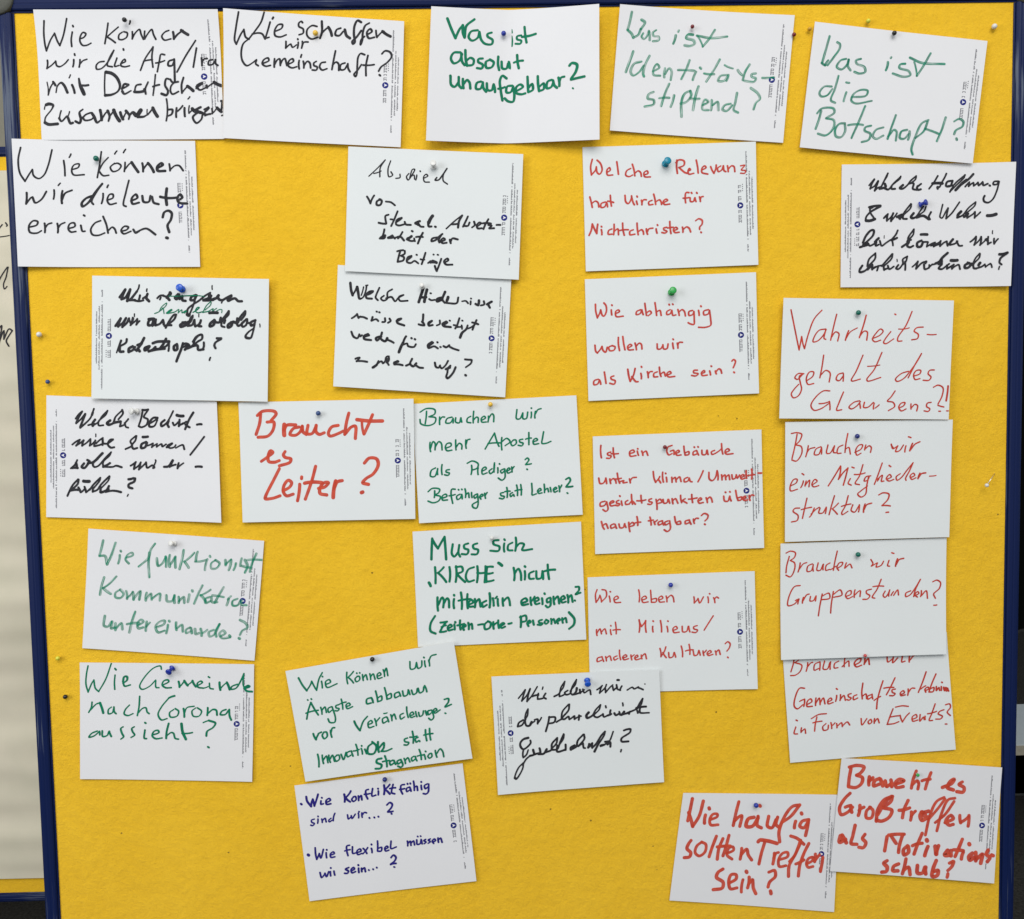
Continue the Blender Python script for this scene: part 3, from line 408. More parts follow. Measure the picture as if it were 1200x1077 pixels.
INK['corona'] = '''w13 98,78 88,130 85,190 98,238|98,238 120,185 133,165|133,165 142,215 162,235|162,235 205,160 240,62|262,135 258,180 260,222|w15 262,95 268,102|w18 310,185 335,165 335,145 318,145 310,175|w15 310,175 320,202 355,195|w13 545,98 540,80 500,90 440,150 412,205 425,222 470,205 510,165|510,168 512,210 530,212|w15 555,195 590,175 585,165 560,170 550,195 570,212 605,212
w17 650,175 655,208|w14 655,208 685,170|w19 685,170 705,198|w14 705,195 735,170|w18 735,170 755,205|w15 765,200 795,180 785,172 765,185 768,208 800,215|w13 800,215 830,205|838,185 842,215 862,220|832,145 840,150|w19 900,180 905,225|w14 905,220 945,180|w19 945,180 962,222|w15 1010,190 975,205 970,220 1000,215 1030,170 1050,125|w13 1050,125 1045,190 1060,225|w18 1050,215 1085,205 1075,198 1055,210 1065,230 1100,235
w14 122,300 118,330 102,362|110,350 150,310 175,305|w19 170,305 182,335 190,365|w14 240,330 222,345 222,370 245,365 255,335|255,330 258,360 268,370|350,318 325,345 318,372 340,382 372,370|412,265 408,330 398,382|400,370 430,338 450,335 458,360 470,370|w20 625,262 590,275|w14 590,275 545,330 525,375 545,408 580,400|620,345 595,365 600,390 640,385 650,355 630,340
w16 680,340 685,390|w13 685,370 700,335 745,325|755,335 732,355 740,385 775,385 790,355 765,335|w16 828,335 825,380|828,370 860,345 880,350 885,378|940,345 915,355 905,375 935,375 955,350|960,345 962,385 972,408|w15 155,475 120,490 105,512 135,505 165,480|168,478 170,498|185,475 188,508 215,502 225,480|228,478 240,508|312,450 298,460 305,490 315,510 298,525|380,450 365,460 370,480 382,500 360,515|445,470 442,520 455,522|445,425 450,428
490,500 530,485 525,472 500,478 490,505 510,522 550,518|w17 590,430 578,480 575,520|w14 578,505 605,485 620,490 630,520 650,525|w22 668,432 675,480 695,525|w15 672,490 735,485|w13 800,425 835,412|w17 835,412 875,428 860,455 825,478 820,505|w15 830,572 836,576'''
INK['aengste'] = '''w16 105,215 130,260 155,292|w14 155,292 178,255 185,235|185,235 200,265 215,290|215,290 230,220 250,182|245,235 250,275|250,205 252,207|270,255 300,240 292,225 270,238 278,272 340,250|400,180 405,250|440,175 408,210|408,212 440,245|465,205 450,220 458,238 478,225 475,205 462,205|460,185 461,187|478,183 479,185|495,195 500,230|500,215 515,195 525,225|540,190 545,225|545,208 560,190 572,222|585,205 608,195 600,182 585,195 590,218 615,212|622,165 630,205|628,185 640,155 650,200
785,115 790,160 815,155 825,120|825,120 835,155 855,145 858,110|875,110 880,145|870,88 872,90|900,105 905,140|900,115 915,80 945,70|w15 155,465 165,410 180,365|180,365 205,410 225,440|150,430 225,412|w13 160,348 162,350|182,342 184,345|w14 240,395 248,435|246,415 265,392 275,425|305,390 285,402 290,425 308,412|310,392 330,460 325,485 295,485 285,465|350,378 332,385 335,398 352,402 345,415 328,415|365,345 375,405|355,375 395,362|395,390 420,380 412,368 395,380 402,402 435,390
w16 550,335 522,345 522,372 548,368|550,338 560,365|w15 575,295 588,360|585,340 610,325 612,350 588,360|630,275 645,345|642,325 668,310 670,335 645,345|715,300 692,312 695,335 718,325|718,302 728,325|740,295 748,325 768,318 775,290|775,288 785,315|795,290 805,315 825,305 830,280|835,278 845,305 865,295 870,270|875,262 888,298|w16 195,555 212,590|212,590 225,560|225,555 245,545|w15 260,545 250,565 262,585 280,570 275,545 260,545|300,535 308,575|302,550 312,520 325,518
w17 445,480 480,535|w15 480,535 500,480 525,450|w14 530,500 555,488 548,475 530,488 535,518 565,510|570,465 580,505|578,485 600,458|640,452 618,465 622,490 645,478|645,455 655,482|w12 625,432 645,428|w14 668,440 675,475|673,458 688,435 700,465|745,430 725,442 730,465 752,452|765,392 775,455|785,445 808,435 800,422 785,435 792,455 815,448|820,420 828,450|838,425 845,448 862,440 868,415|880,415 888,440|886,425 900,412|910,410 895,418 900,438 918,425|918,410 930,455 915,470 900,460|928,420 950,410 942,400 928,412 938,428 970,408
w16 995,345 1020,340 1020,360 1000,390 1038,375|w13 1000,428 1004,430|w15 222,680 230,755|w14 250,685 258,735|256,715 275,690 285,730|290,685 300,728|298,708 312,685 325,722|340,685 325,700 335,722 355,708 352,685 338,685|365,680 380,712 395,668|420,660 400,672 405,695 425,685|428,660 438,690|455,620 468,685|440,660 475,650|488,645 495,678|490,628 491,630|w16 510,650 520,675|w18 560,610 530,635 530,675 565,675 580,630 555,605|w19 590,605 595,665|w18 598,640 625,610 625,640 610,662|w15 610,662 640,660 675,645
770,580 752,588 755,602 778,608 770,622 750,622|800,540 805,610|785,575 828,568|835,575 818,585 825,605 840,595 845,600|880,530 888,595|905,522 912,590|870,562 925,552|w19 612,705 585,712 582,730 612,745 605,765 575,768|w16 632,690 645,755|618,725 660,718|680,715 662,728 668,745 685,735|688,718 698,740|725,712 708,722 712,738 730,728|730,712 742,745 730,758 712,752|w14 750,705 758,735|756,718 772,700 785,725|810,690 795,702 800,720 818,708|818,692 828,718|842,650 855,710|830,690 868,682|872,680 880,708|880,660 882,662|905,675 895,690 905,702 920,690 915,672 905,675|940,655 950,695|948,675 970,645 985,660 992,692'''
INK['konflikt'] = '''w19 78,243 82,246|w18 110,200 115,225 140,258|140,258 150,215|150,215 160,255|160,255 175,210 182,185|w16 200,225 200,245 215,242|205,205 206,206|w17 232,235 258,220 250,210 232,222 235,245 260,242|w18 342,185 345,230|382,165 350,205|350,205 378,230|w16 400,200 388,215 398,228 415,215 410,198 398,200|428,195 430,222|430,210 445,192 450,218|490,155 475,160 475,190 485,212|465,185 500,180|515,150 512,195 535,190|550,165 550,188|548,150 549,151
w18 585,130 585,185|620,125 590,155|590,155 620,182|w16 640,125 632,175 650,182|620,150 655,145|710,125 690,130 688,160 698,182|680,155 710,150|740,140 722,150 725,168 740,160|742,142 750,165|728,120 729,122|745,118 746,120|765,105 770,160|768,145 785,135 790,160|812,130 815,155|812,108 813,110|850,120 832,132 838,150 855,138|858,122 855,170 842,182 825,180
w14 160,335 142,342 145,355 160,362 150,375 138,372|182,335 180,360|182,318 183,320|205,335 208,355|208,345 225,330 232,352|262,330 248,342 252,352 268,342|285,300 275,345|362,310 368,335 385,320|385,315 390,332 410,305|428,300 430,328|432,290 433,291|450,298 452,325|452,312 465,295 478,298|w15 495,328 497,330|525,325 527,327|550,320 552,322|w17 602,250 620,235 635,245 630,265 608,290|608,292 640,288|w15 630,302 632,304
w24 122,552 126,555|w15 165,510 168,550 175,580|175,580 190,545|190,545 200,572 215,520|232,540 235,570|235,522 236,523|258,555 282,545 275,535 258,548 262,568 285,565|375,495 358,500 358,530 365,558|345,530 378,522|392,505 395,545 412,542|420,540 445,530 438,518 420,530 425,552 450,545|458,515 480,545|485,510 455,548|508,515 512,540|508,490 509,492|545,470 545,530|548,515 570,508 568,530 548,532|590,520 610,508 602,500 590,512 595,530 615,525|628,470 628,515 660,505
728,470 730,498|730,485 745,470 750,495|750,482 765,468 772,492|785,462 788,488 805,485 812,462|812,460 818,485|w13 790,440 792,442|808,438 810,440|w15 840,458 828,465 842,475 830,485|868,455 855,462 868,472 855,482|880,475 900,465 892,455 880,468 888,482|915,450 918,475|918,460 930,450 940,475|195,660 205,690 225,668|225,665 235,685 248,655|258,655 260,680|260,632 261,633|280,652 285,675
w16 370,630 350,640 368,652 362,665 345,665|385,650 405,640 398,630 385,642 390,662 412,655|430,635 432,660|428,615 429,617|448,635 450,655|450,645 465,632 472,655|w14 492,645 494,647|518,640 520,642|540,630 542,632|w17 628,570 642,555 658,568 650,590 625,610|625,612 658,605|w14 646,626 650,628'''
INK['haeufig'] = '''w23 188,95 175,160 160,230|165,180 180,225 190,265|190,265 230,200 255,110|268,195 262,245|w24 290,152 292,158|w20 295,225 340,205 340,190 315,190 295,220 300,255 345,255|w22 472,115 455,180 438,260|445,235 475,205 490,200 478,265|w26 565,210 530,220 518,265 555,265 590,215|w23 590,205 585,260 610,275|600,138 603,142|655,205 648,265 675,275 700,225|710,210 700,255 715,270
845,135 800,145 750,210 718,300 722,360|740,240 790,205 845,135|820,235 812,275|855,185 857,190|895,225 860,235 845,265 870,275 895,240|900,225 890,280 880,322|180,350 165,370 155,400 178,425 170,450 138,455|w20 245,360 215,385 205,425 230,445 265,420 270,375 245,360|w22 335,325 310,390 290,450|375,340 350,400 340,465|412,320 390,400 375,445|340,390 420,385|w20 400,430 440,410 435,390 410,400 400,440 430,465|w22 490,400 480,465|485,440 520,405 530,440 550,470
w26 590,360 600,350 650,355 705,370|w22 630,365 610,430 595,495|690,430 680,495|w20 685,460 700,430 715,425|715,470 770,450 770,425 740,430 715,470 720,510 760,505|w22 790,325 830,340 870,375|850,350 820,430 780,505 775,570|w18 780,480 815,440 850,370|w22 900,370 870,430 845,500 835,568|820,495 870,470|w20 885,495 920,475 925,455 900,460 885,490 895,515 925,510|w22 940,435 935,480|940,470 965,440|985,455 980,490 970,540
w24 375,525 345,545 335,575 375,605 370,640 315,650|w22 415,610 455,585 455,560 425,560 410,600 420,645 460,640|w20 497,590 487,665|w26 518,540 520,545|w22 535,575 525,640|530,620 555,590 560,640 575,675|655,545 690,535 695,570 660,605 650,635|w24 665,660 668,675'''
INK['grosstreffen'] = '''w24 165,90 155,145 150,195|155,80 200,70 245,80 225,115 200,130|200,130 235,145 230,180 195,205 150,200|278,140 275,190|275,170 300,145|w26 340,150 310,165 305,195 340,185|345,155 360,195|w24 375,165 385,200 410,180|410,160 415,200|440,185 490,165 460,155 435,180 445,205 485,200|w22 565,105 545,160 535,210|540,190 570,165 580,180 575,215|655,115 635,165 620,215|600,165 650,155
w26 725,205 780,180 795,155 775,165 755,205 790,220|w24 845,170 825,185 855,205 850,232 812,230|160,240 125,275 95,330 105,370 145,355 175,325|130,325 165,315|165,320 170,355|220,315 210,375|215,345 245,325|w22 285,325 260,350 260,390 290,390 300,345 280,325|w25 420,260 370,280 330,340 320,410|330,370 380,290 415,260 410,290 365,325|365,330 415,345 400,385 355,410 320,405
w24 515,285 490,340 480,390|460,345 525,330|w22 535,355 530,405|535,380 560,350|w36 600,360 615,375|w28 640,350 590,370 600,405 640,385|w20 735,265 690,290 650,370 620,495|640,400 700,330 740,275|800,270 760,280 720,360 690,470|680,420 740,370 795,290|w24 740,420 790,395 775,375 745,410 765,435 790,430|w22 830,375 835,420|838,415 880,385|885,375 880,440
w30 100,500 95,535 130,520|w26 110,495 125,520 135,540|w24 190,435 175,500 165,545 200,550|250,490 235,515 255,540 240,570 212,568|385,505 378,545 370,590|395,495 440,490 490,490|410,500 430,530 440,545|480,495 460,560 455,600|w26 510,560 485,585 490,615 515,600 515,565|w24 600,485 570,555 550,610|540,560 600,545|w26 635,565 615,620|w28 628,525 630,530|w30 680,565 685,610|w26 685,610 700,560|w33 755,590 740,615 765,615|w26 775,590 775,620|w24 845,520 820,580 800,625|790,585 850,590
850,600 838,640|w27 886,548 888,552|w30 905,605 885,625 890,645 915,630|w26 925,600 925,650|930,640 965,610 955,665|1000,585 990,610 1010,630 995,655|1022,615 1030,618|385,650 365,665 385,690 380,715 352,720|455,670 425,685 420,710 450,712|w24 500,640 490,690 478,730|485,710 515,690 525,735|w26 570,680 570,725 600,725 615,690|620,690 620,730|685,650 665,700 660,745 690,740 695,710 670,715|w24 765,665 790,655 780,685 755,710|w22 755,730 750,750'''
# --- closer measurements of the thick cursive writing; "@x,y" starts a patch measured at 11.34 units per photo pixel
INK['reagieren'] = '''@135,330 w34 65,210 105,155 140,105|140,110 110,175 90,235|90,238 140,215 180,155 205,105|205,108 180,200 165,260|w32 165,262 210,235 265,170 295,130|w22 290,140 318,85 325,48|w32 200,250 270,248|w28 335,185 320,245|270,255 330,262 380,250|w32 375,225 420,195 435,165|w34 435,165 420,220 455,262|w20 428,100 424,130
w28 565,222 600,190 645,185|w24 600,240 612,215|w28 645,190 690,200|w38 690,215 740,165 735,150|w34 730,160 700,210 725,245|w36 840,170 800,215 820,235 855,200 850,175|w32 860,235 895,195|895,195 900,250 940,258|w34 1075,180 1020,205 1005,245 1050,245 1085,185|w24 1080,185 1060,260 1030,350 990,440|w36 960,440 985,455 990,440
@215,330 w28 55,440 60,370 140,300 210,255 290,190 360,150|w38 270,250 340,215 350,165|275,248 400,240|350,240 370,190|400,235 450,215 470,185|w34 455,200 480,240 520,250|w20 510,285 520,250|w34 530,245 580,215 640,185|w38 640,195 595,230 600,255 640,240|w32 640,235 690,225 730,260 780,263|w16 385,55 386,105|w38 350,418 455,416
@135,330 w34 10,590 60,520 80,490|w30 80,495 45,600|45,600 110,545 150,485|150,490 100,605|100,605 160,550 190,490|w24 190,500 215,560 240,480|w28 210,580 245,490|w24 215,575 280,520 300,495|300,500 285,575|w26 290,570 330,525|w16 262,430 262,465
w34 495,500 455,520 445,580 490,575 520,505|450,500 520,495|w30 500,590 540,560|w32 545,505 540,580|w30 540,585 600,560 640,510|w32 640,515 650,570|w28 675,615 720,530 790,440 815,440|815,440 790,500 700,575|w30 660,590 750,580|w34 920,550 870,575 875,600 930,585 970,545|900,545 940,540|w28 935,590 1000,540 1035,470
@215,330 w24 130,450 100,480 75,560 60,590|20,560 90,520|w30 60,590 120,575 150,510|150,520 160,595|160,598 220,560 235,515|w32 225,545 205,590 240,595|w13 209,435 208,470|w36 415,510 360,560 355,595 400,580 420,520|w32 400,530 470,545|w28 490,540 555,460 605,395|w30 605,395 600,440 540,500|500,480 490,540|w32 490,540 555,510 545,550|w26 510,545 510,590 550,605
w36 640,540 595,580 600,610 640,590 660,540|w34 660,530 720,555|w30 715,550 760,470 825,395|825,395 820,440 770,510|720,490 715,560 740,590|w30 730,590 790,550 840,500|w28 840,500 780,560 790,600 830,585 850,540 850,500|850,550 890,550|w34 960,515 900,545 905,585 950,565|w24 960,515 945,600 920,700 900,750|w34 895,750 840,745 830,725|w24 830,725 870,670 935,625|w14 1018,565 1022,605
@135,330 w30 85,785 60,850|w18 60,850 25,945|w28 160,765 150,810 70,860|w34 65,870 70,930 115,930|w36 240,860 190,890 185,935|w32 185,935 240,910 270,870|w34 390,750 350,820 300,845|w32 360,820 300,900 290,920|w28 270,910 300,905|w34 310,895 330,925|w36 450,860 400,885 400,915 440,890 460,860|w32 450,930 500,905|w34 500,905 540,870|w36 450,925 560,900 660,890|505,820 560,800 720,795|w34 680,760 650,820 600,890|w28 725,800 690,850 610,895|w26 715,800 712,920|690,850 715,830
w34 825,830 785,860 790,910 825,905 828,845|w32 905,820 880,900 840,1000 818,1060|905,830 950,825 985,850|w36 985,850 930,905|w30 940,895 1000,870 1040,840|w26 1040,840 1060,780 1110,720 1134,710
@215,330 w28 0,870 60,850|w34 40,890 120,860|w30 130,800 180,730 235,705 250,710|w28 250,710 250,760 190,800 130,860|w32 130,855 190,850 200,905|200,905 270,900|w28 275,810 275,860 260,905|w34 450,755 505,755|w28 505,765 430,810 415,850 430,885|w22 362,1010 350,1045'''
INK['handeln'] = '''@135,330 w11 720,196 900,194 1134,188|w13 530,425 590,400|w11 585,400 620,340 690,285 680,320 590,400|w12 620,380 640,350 655,425|w22 690,420 740,380 760,375 700,415|w15 700,425 800,400|w11 800,405 850,370 840,420|850,410 890,375 890,415|w17 900,415 950,400
@215,330 w11 0,190 100,185 180,188 280,196|w13 10,400 40,385 20,420|w15 130,410 180,380 215,345 190,345 165,390 190,415 260,400|w12 270,390 310,320 370,270 365,310 290,380|w17 260,410 330,395|w11 340,395 400,360 390,390 445,355|445,390 490,370 515,375 512,415'''
INK['hoffnung'] = '''@1005,198 w22 150,220 190,170 220,135|w26 220,140 185,200 165,265|w24 165,262 220,230 270,160|w28 270,165 250,220 225,290|w24 225,290 270,250 310,230|310,240 340,180 400,60|w16 395,90 345,170|w32 290,265 370,240 360,200|w28 360,260 400,275 420,265|w24 420,265 470,200 570,105|w22 570,100 560,130 500,180 450,230|w28 450,225 450,265 495,265|w34 600,215 560,255 600,262|w24 590,265 660,215|660,215 700,160 775,95|w22 775,95 765,140 690,200|w26 680,190 740,195 730,265|730,265 780,280|790,230 840,200|w28 825,210 785,250 800,280 835,272|w24 1060,95 1010,180 945,265|w36 990,195 1120,195
@1090,198 w24 210,65 190,110 150,180 115,240|w28 115,250 90,240 95,265|w34 40,195 150,190|w28 290,160 220,175 205,230 260,230 290,170|w22 255,310 300,240|w24 230,230 300,220 340,180 455,85|w22 450,85 440,120 350,210 255,305|w38 330,285 400,210 470,150|w32 380,230 500,140 560,75|w24 455,240 510,180|505,190 500,235|500,235 560,190|560,190 565,230|565,230 620,185|w26 620,190 630,225|630,225 680,180|680,185 690,225|690,225 745,205|768,228 774,232|w24 880,175 825,180 815,215 860,215 885,180|w22 890,180 860,300 810,410 750,455|w26 750,455 700,440 690,400 705,365
@1005,198 w32 150,510 300,490|w34 170,520 200,505|w30 300,500 240,530 160,580|w24 160,580 110,640 100,690|160,510 165,580 210,650|w38 110,690 160,690 225,668|w26 345,655 400,600|395,610 385,690|w22 385,690 440,640 470,590|w28 470,590 450,640 440,695|w22 440,695 500,620 520,590|w34 520,640 585,610|w28 540,640 560,665|w24 570,650 630,560 705,465|w22 710,470 700,520 610,610|w26 605,600 600,660 650,665|w34 740,590 705,640 720,655 770,640|w22 770,640 820,570 870,500|w20 905,500 880,560 800,620|w36 780,645 870,620|w30 870,630 940,670|w26 970,575 940,640 955,670
@1090,198 w20 160,475 140,560 125,640 150,655|150,655 200,570 230,520|w24 230,525 215,600 205,660|w22 205,665 280,590 330,520 380,445|w38 400,570 360,615 360,640|w28 350,650 420,620|w22 420,620 500,520 590,445|w20 590,450 580,490 460,600|w36 440,640 490,600|w24 490,600 480,655|480,655 560,600 580,575|580,580 575,655|w22 575,650 650,580|w42 740,628 850,610
@1000,245 w32 80,510 150,480|w30 120,450 160,360 230,285 265,285|w28 265,285 255,350 190,420 120,480|w38 130,490 190,470|w24 185,455 210,490|w26 210,490 270,465|w34 280,440 330,390|w26 300,440 290,490 330,475|w24 345,425 370,490|370,490 430,450 490,410|w10 405,355 403,390|w24 585,285 560,340 500,410|w30 500,415 575,385|w22 510,420 520,485|w32 640,505 720,445|w24 715,440 725,380 800,270|w22 800,270 790,340 740,400|w28 710,430 760,410|735,440 710,490 745,510 790,490|w32 900,420 845,450 845,500 890,500 920,440|w34 893,340 975,340|w24 930,440 985,440|985,445 970,500|970,500 1040,460 1080,445|1075,450 1060,500|1060,500 1134,470
@1085,245 w22 60,490 160,450 190,425|w24 190,425 180,495|180,495 230,450 270,430|270,435 280,490|w34 300,470 350,405|w24 310,480 380,460 410,430|400,430 430,490 470,490|575,440 650,370|650,375 625,480|w20 625,485 690,420 715,375|w24 715,375 700,485|w20 700,485 760,430 780,400|w22 770,410 795,430 805,375|w24 800,410 800,475|800,475 840,450|w13 862,295 860,335|w22 880,400 880,470|880,470 930,405
@1000,245 w28 85,795 110,755|w24 110,755 75,800 75,840|w34 75,840 130,830|w24 130,830 190,790|175,760 200,670 285,590|285,590 280,660 190,760|w40 180,800 240,750|w28 240,740 240,800|240,805 290,770|w24 320,760 305,820|w22 290,770 330,755|330,760 380,750|w26 370,760 430,690 510,600|w22 515,600 500,660 400,760|w26 395,745 400,810|400,810 450,790|w24 450,755 470,800|470,800 530,765|w13 572,670 575,700|w26 590,745 560,790 590,800|w22 590,800 650,730|650,720 650,670 710,630|710,630 690,700 650,740|w24 680,700 680,810|w22 775,770 850,695|w24 850,700 825,795|825,795 900,720 950,700|w30 950,720 960,700|w26 930,740 940,800 980,790|w22 980,790 1040,735|1000,745 995,785|1040,740 1070,735
@1085,245 w34 120,725 170,700|165,720 200,660 280,585|w28 200,660 200,740|w26 160,735 200,740|190,750 160,790 200,800|w24 200,800 260,760 300,730|w26 270,750 270,795|270,795 330,760 360,740|w38 325,685 405,683|w26 355,745 335,795|w22 335,795 380,760 420,740|w24 425,745 440,800|w32 560,720 505,750 505,785 550,780 590,730|w28 540,715 610,735|w22 600,750 640,660 695,595|w20 700,600 690,650 620,740|w26 610,740 620,790 650,795|w36 680,750 700,720|w24 640,795 720,770 760,740|w20 760,745 770,775|770,775 830,730|835,735 850,780|w34 945,610 1045,590|w28 1040,600 960,660 950,690|w24 945,690 945,720 970,745|w18 945,770 935,808'''
INK['beduerfnisse'] = '''@80,472 w28 105,210 150,150 190,115|185,125 110,270|w24 110,275 170,220 230,145|w30 230,150 200,230 165,320|w32 165,330 230,280|w24 230,270 300,200 345,80|w32 330,130 320,160|w26 270,298 360,280|w34 360,225 330,270 330,305|w24 330,305 400,260|w22 400,255 460,170 525,105|w24 525,105 500,160 410,250|405,245 410,300 470,298|w38 560,235 520,270 540,290 600,270|w24 600,270 630,190 720,100|w26 720,95 730,140 670,220|w34 600,270 700,250|w26 700,245 690,310|690,315 750,290|w24 750,270 800,215|800,220 760,270 770,320 800,330
@150,472 w24 195,120 150,290|w30 195,95 270,90|w24 270,95 215,190|w26 215,190 265,220 250,290 180,325 145,310|300,270 395,210|w30 395,200 340,200 285,270 290,315 350,310|w20 350,310 395,230|w32 490,230 445,270 450,310 510,270|w24 510,280 560,200 605,110|w30 545,240 530,290 545,320|w26 600,265 620,300|620,300 680,250|w28 690,225 680,310|w26 680,310 740,270|w38 655,165 740,175|w32 875,130 820,220|w30 820,220 765,350|w28 700,290 780,250|770,290 825,325|w30 925,290 985,285
@80,472 w26 60,555 110,515 160,490|155,500 110,570|w24 110,570 170,530 210,495|w26 210,500 190,570|w24 190,570 250,530 300,480|300,490 290,570|290,570 350,520|w26 365,500 350,570|w15 370,415 370,450|w26 350,575 470,540|w24 375,540 465,465|w28 460,480 460,560|w26 470,540 520,540|520,545 600,490|w24 600,485 560,490 530,550|w28 530,550 570,595 615,590|w26 765,615 850,570|w24 850,565 830,510 900,440|910,440 895,500 850,560|w28 850,570 870,610 920,600|w34 995,455 1060,450
@150,472 w32 245,520 185,550 180,600 230,590 255,530|w24 250,570 330,540|335,540 320,590|w22 320,590 390,545|390,545 385,585|385,585 450,545|w24 450,550 460,580|460,580 510,550|w32 520,590 590,540|w24 590,535 530,570 560,600 620,590|w22 620,585 640,560|640,600 700,570|700,565 735,560|w26 735,560 755,615|1022,450 930,570 835,690
@80,472 w24 125,760 95,820 40,870|w32 110,800 120,860|60,865 130,865|215,805 185,850 220,865 270,810|260,760 290,780|w28 265,800 330,790|w36 330,790 460,670|w28 400,740 330,810|w26 335,810 350,850 400,840|w24 400,840 500,730 575,655|w20 575,655 555,700 470,790|w26 470,780 470,850|w32 470,850 560,800|w24 490,850 600,850|600,850 640,830|w28 640,840 715,855
@150,472 w26 40,835 110,785|105,790 85,880|w24 85,880 150,830 175,790|w26 170,800 150,885|w24 150,885 220,820 245,790|245,790 260,860|260,865 330,830|w28 330,830 355,860 340,865|w20 370,760 375,770 345,850|w30 485,850 540,840|w34 545,845 600,765|w28 600,765 560,850|w26 560,850 640,820|680,800 665,870|w22 665,865 745,800|w30 908,848 990,848
@75,535 w26 55,520 90,440|90,440 130,370 195,300|w28 200,305 190,360 110,440|w32 95,450 200,440|w28 200,410 230,470|w24 230,475 280,430|280,400 300,470|300,475 350,430|w40 268,325 342,328|w26 350,440 400,370 490,280|w22 490,280 480,320 400,420|w26 390,410 390,465|390,465 450,440|450,440 500,370 610,260|w20 615,260 600,310 500,420|w28 490,400 490,470|w34 500,475 600,430|w30 605,390 560,460|w24 560,470 640,450|w28 640,455 700,455 765,470|w32 865,300 930,285|950,290 940,330 870,370|w30 865,370 870,405 915,420|w17 862,500 850,525'''
INK['hindernisse'] = '''@405,325 w32 65,75 75,170 95,240|w15 55,80 70,150|w24 95,240 130,180 150,130|w34 155,130 170,210 185,285|w22 190,285 230,270|230,270 270,180 280,110|w18 240,130 210,240|w20 270,110 295,105|w32 290,230 360,195|w28 365,185 320,190 275,230 280,275 350,285|w24 450,140 410,230 400,270 430,305|510,245 470,280 500,310 550,290|550,290 560,200 620,160|w26 540,280 610,260|610,265 660,320|w20 660,320 700,270|w26 700,280 770,235|w24 765,235 710,260 720,310 825,312
@485,325 w36 125,150 95,240 65,330|175,165 155,240 140,325|w32 90,265 165,265|w24 220,212 228,214|205,290 230,305 280,300|w34 380,270 310,290 310,320 370,300|415,195 380,290|w24 380,300 410,340|w38 455,265 440,310|w26 410,335 470,345 570,345|570,340 590,270|w20 640,320 690,315|w24 690,315 720,345|755,320 752,360|w22 758,282 762,284|w34 865,310 855,370|w28 820,355 855,372|w26 930,320 935,360 890,375|w32 970,360 1035,325|w34 1030,325 990,360|w26 990,360 1010,405
@405,325 w26 85,545 155,490|155,490 175,540|w22 175,540 200,520|w26 190,525 240,530 285,550|w28 360,530 345,575|w24 345,580 410,560|w26 405,555 435,580|w24 412,455 418,458|448,465 454,468|w26 525,545 525,590 490,595|585,550 600,580 565,605|w32 680,580 740,550|w30 735,550 690,565 685,600|w28 690,605 780,640
@485,325 w28 125,495 115,600|w26 65,625 140,640|140,630 110,590|w32 190,620 240,580|w28 235,580 195,605 200,640 250,635|w24 345,575 345,620 305,640|w38 385,625 440,600|w34 430,590 385,620 400,645|w28 400,650 490,662|w22 475,575 480,578|w26 605,545 570,650 550,680|w24 530,635 580,650|w22 560,665 640,660|635,640 640,685|642,575 648,578|w24 715,640 700,690|w34 690,690 640,740 615,800|w24 690,690 760,665 830,610|w26 832,570 800,640 780,695|775,600 855,625
@405,325 w26 80,725 110,790|110,790 160,810|w24 160,810 185,760|w26 185,760 200,785 220,770|w34 250,790 310,770|w32 300,755 250,780 250,815|w28 250,820 340,835|w32 450,790 405,810 420,840|w24 420,840 480,790|w28 485,735 470,810|470,820 530,850|w34 530,850 555,810|w26 550,830 640,870|w28 805,785 770,860|w36 765,870 735,930 710,995|w22 760,900 820,880|w24 820,880 830,910|w26 830,915 910,925|910,925 935,890|875,808 880,812|920,822 926,826
@485,325 w38 190,915 250,870|w32 240,860 190,900 195,935|w28 200,940 270,920|w24 270,915 320,945|312,862 316,866|352,925 358,928|395,915 430,930|w32 430,930 470,905|w26 480,925 530,950 595,970
@405,380 w26 135,460 190,445|w24 190,450 150,495|150,490 225,490|w26 225,490 290,500|w24 440,490 420,530|w34 420,535 365,575|w26 365,580 420,540|w24 430,520 480,490|480,495 500,520|500,520 550,460|w22 560,425 540,440 530,490|w28 575,430 575,480 550,510|w24 550,480 575,540|w34 650,510 700,495|w30 690,490 645,520|w26 650,535 760,545|w28 805,550 850,530|885,460 860,520|w26 860,530 900,560|w32 900,560 940,520|w26 940,550 980,575 1030,580
@485,370 w26 280,625 295,680 330,690|w24 330,690 350,660|345,665 370,700|370,700 420,660 455,600|w32 425,710 480,690|w30 485,665 450,700|w24 460,700 445,760 435,810|w34 430,815 450,830|w28 450,830 520,760 555,685|w26 680,580 760,585|w24 770,590 760,630 690,685|w28 684,788 692,794'''
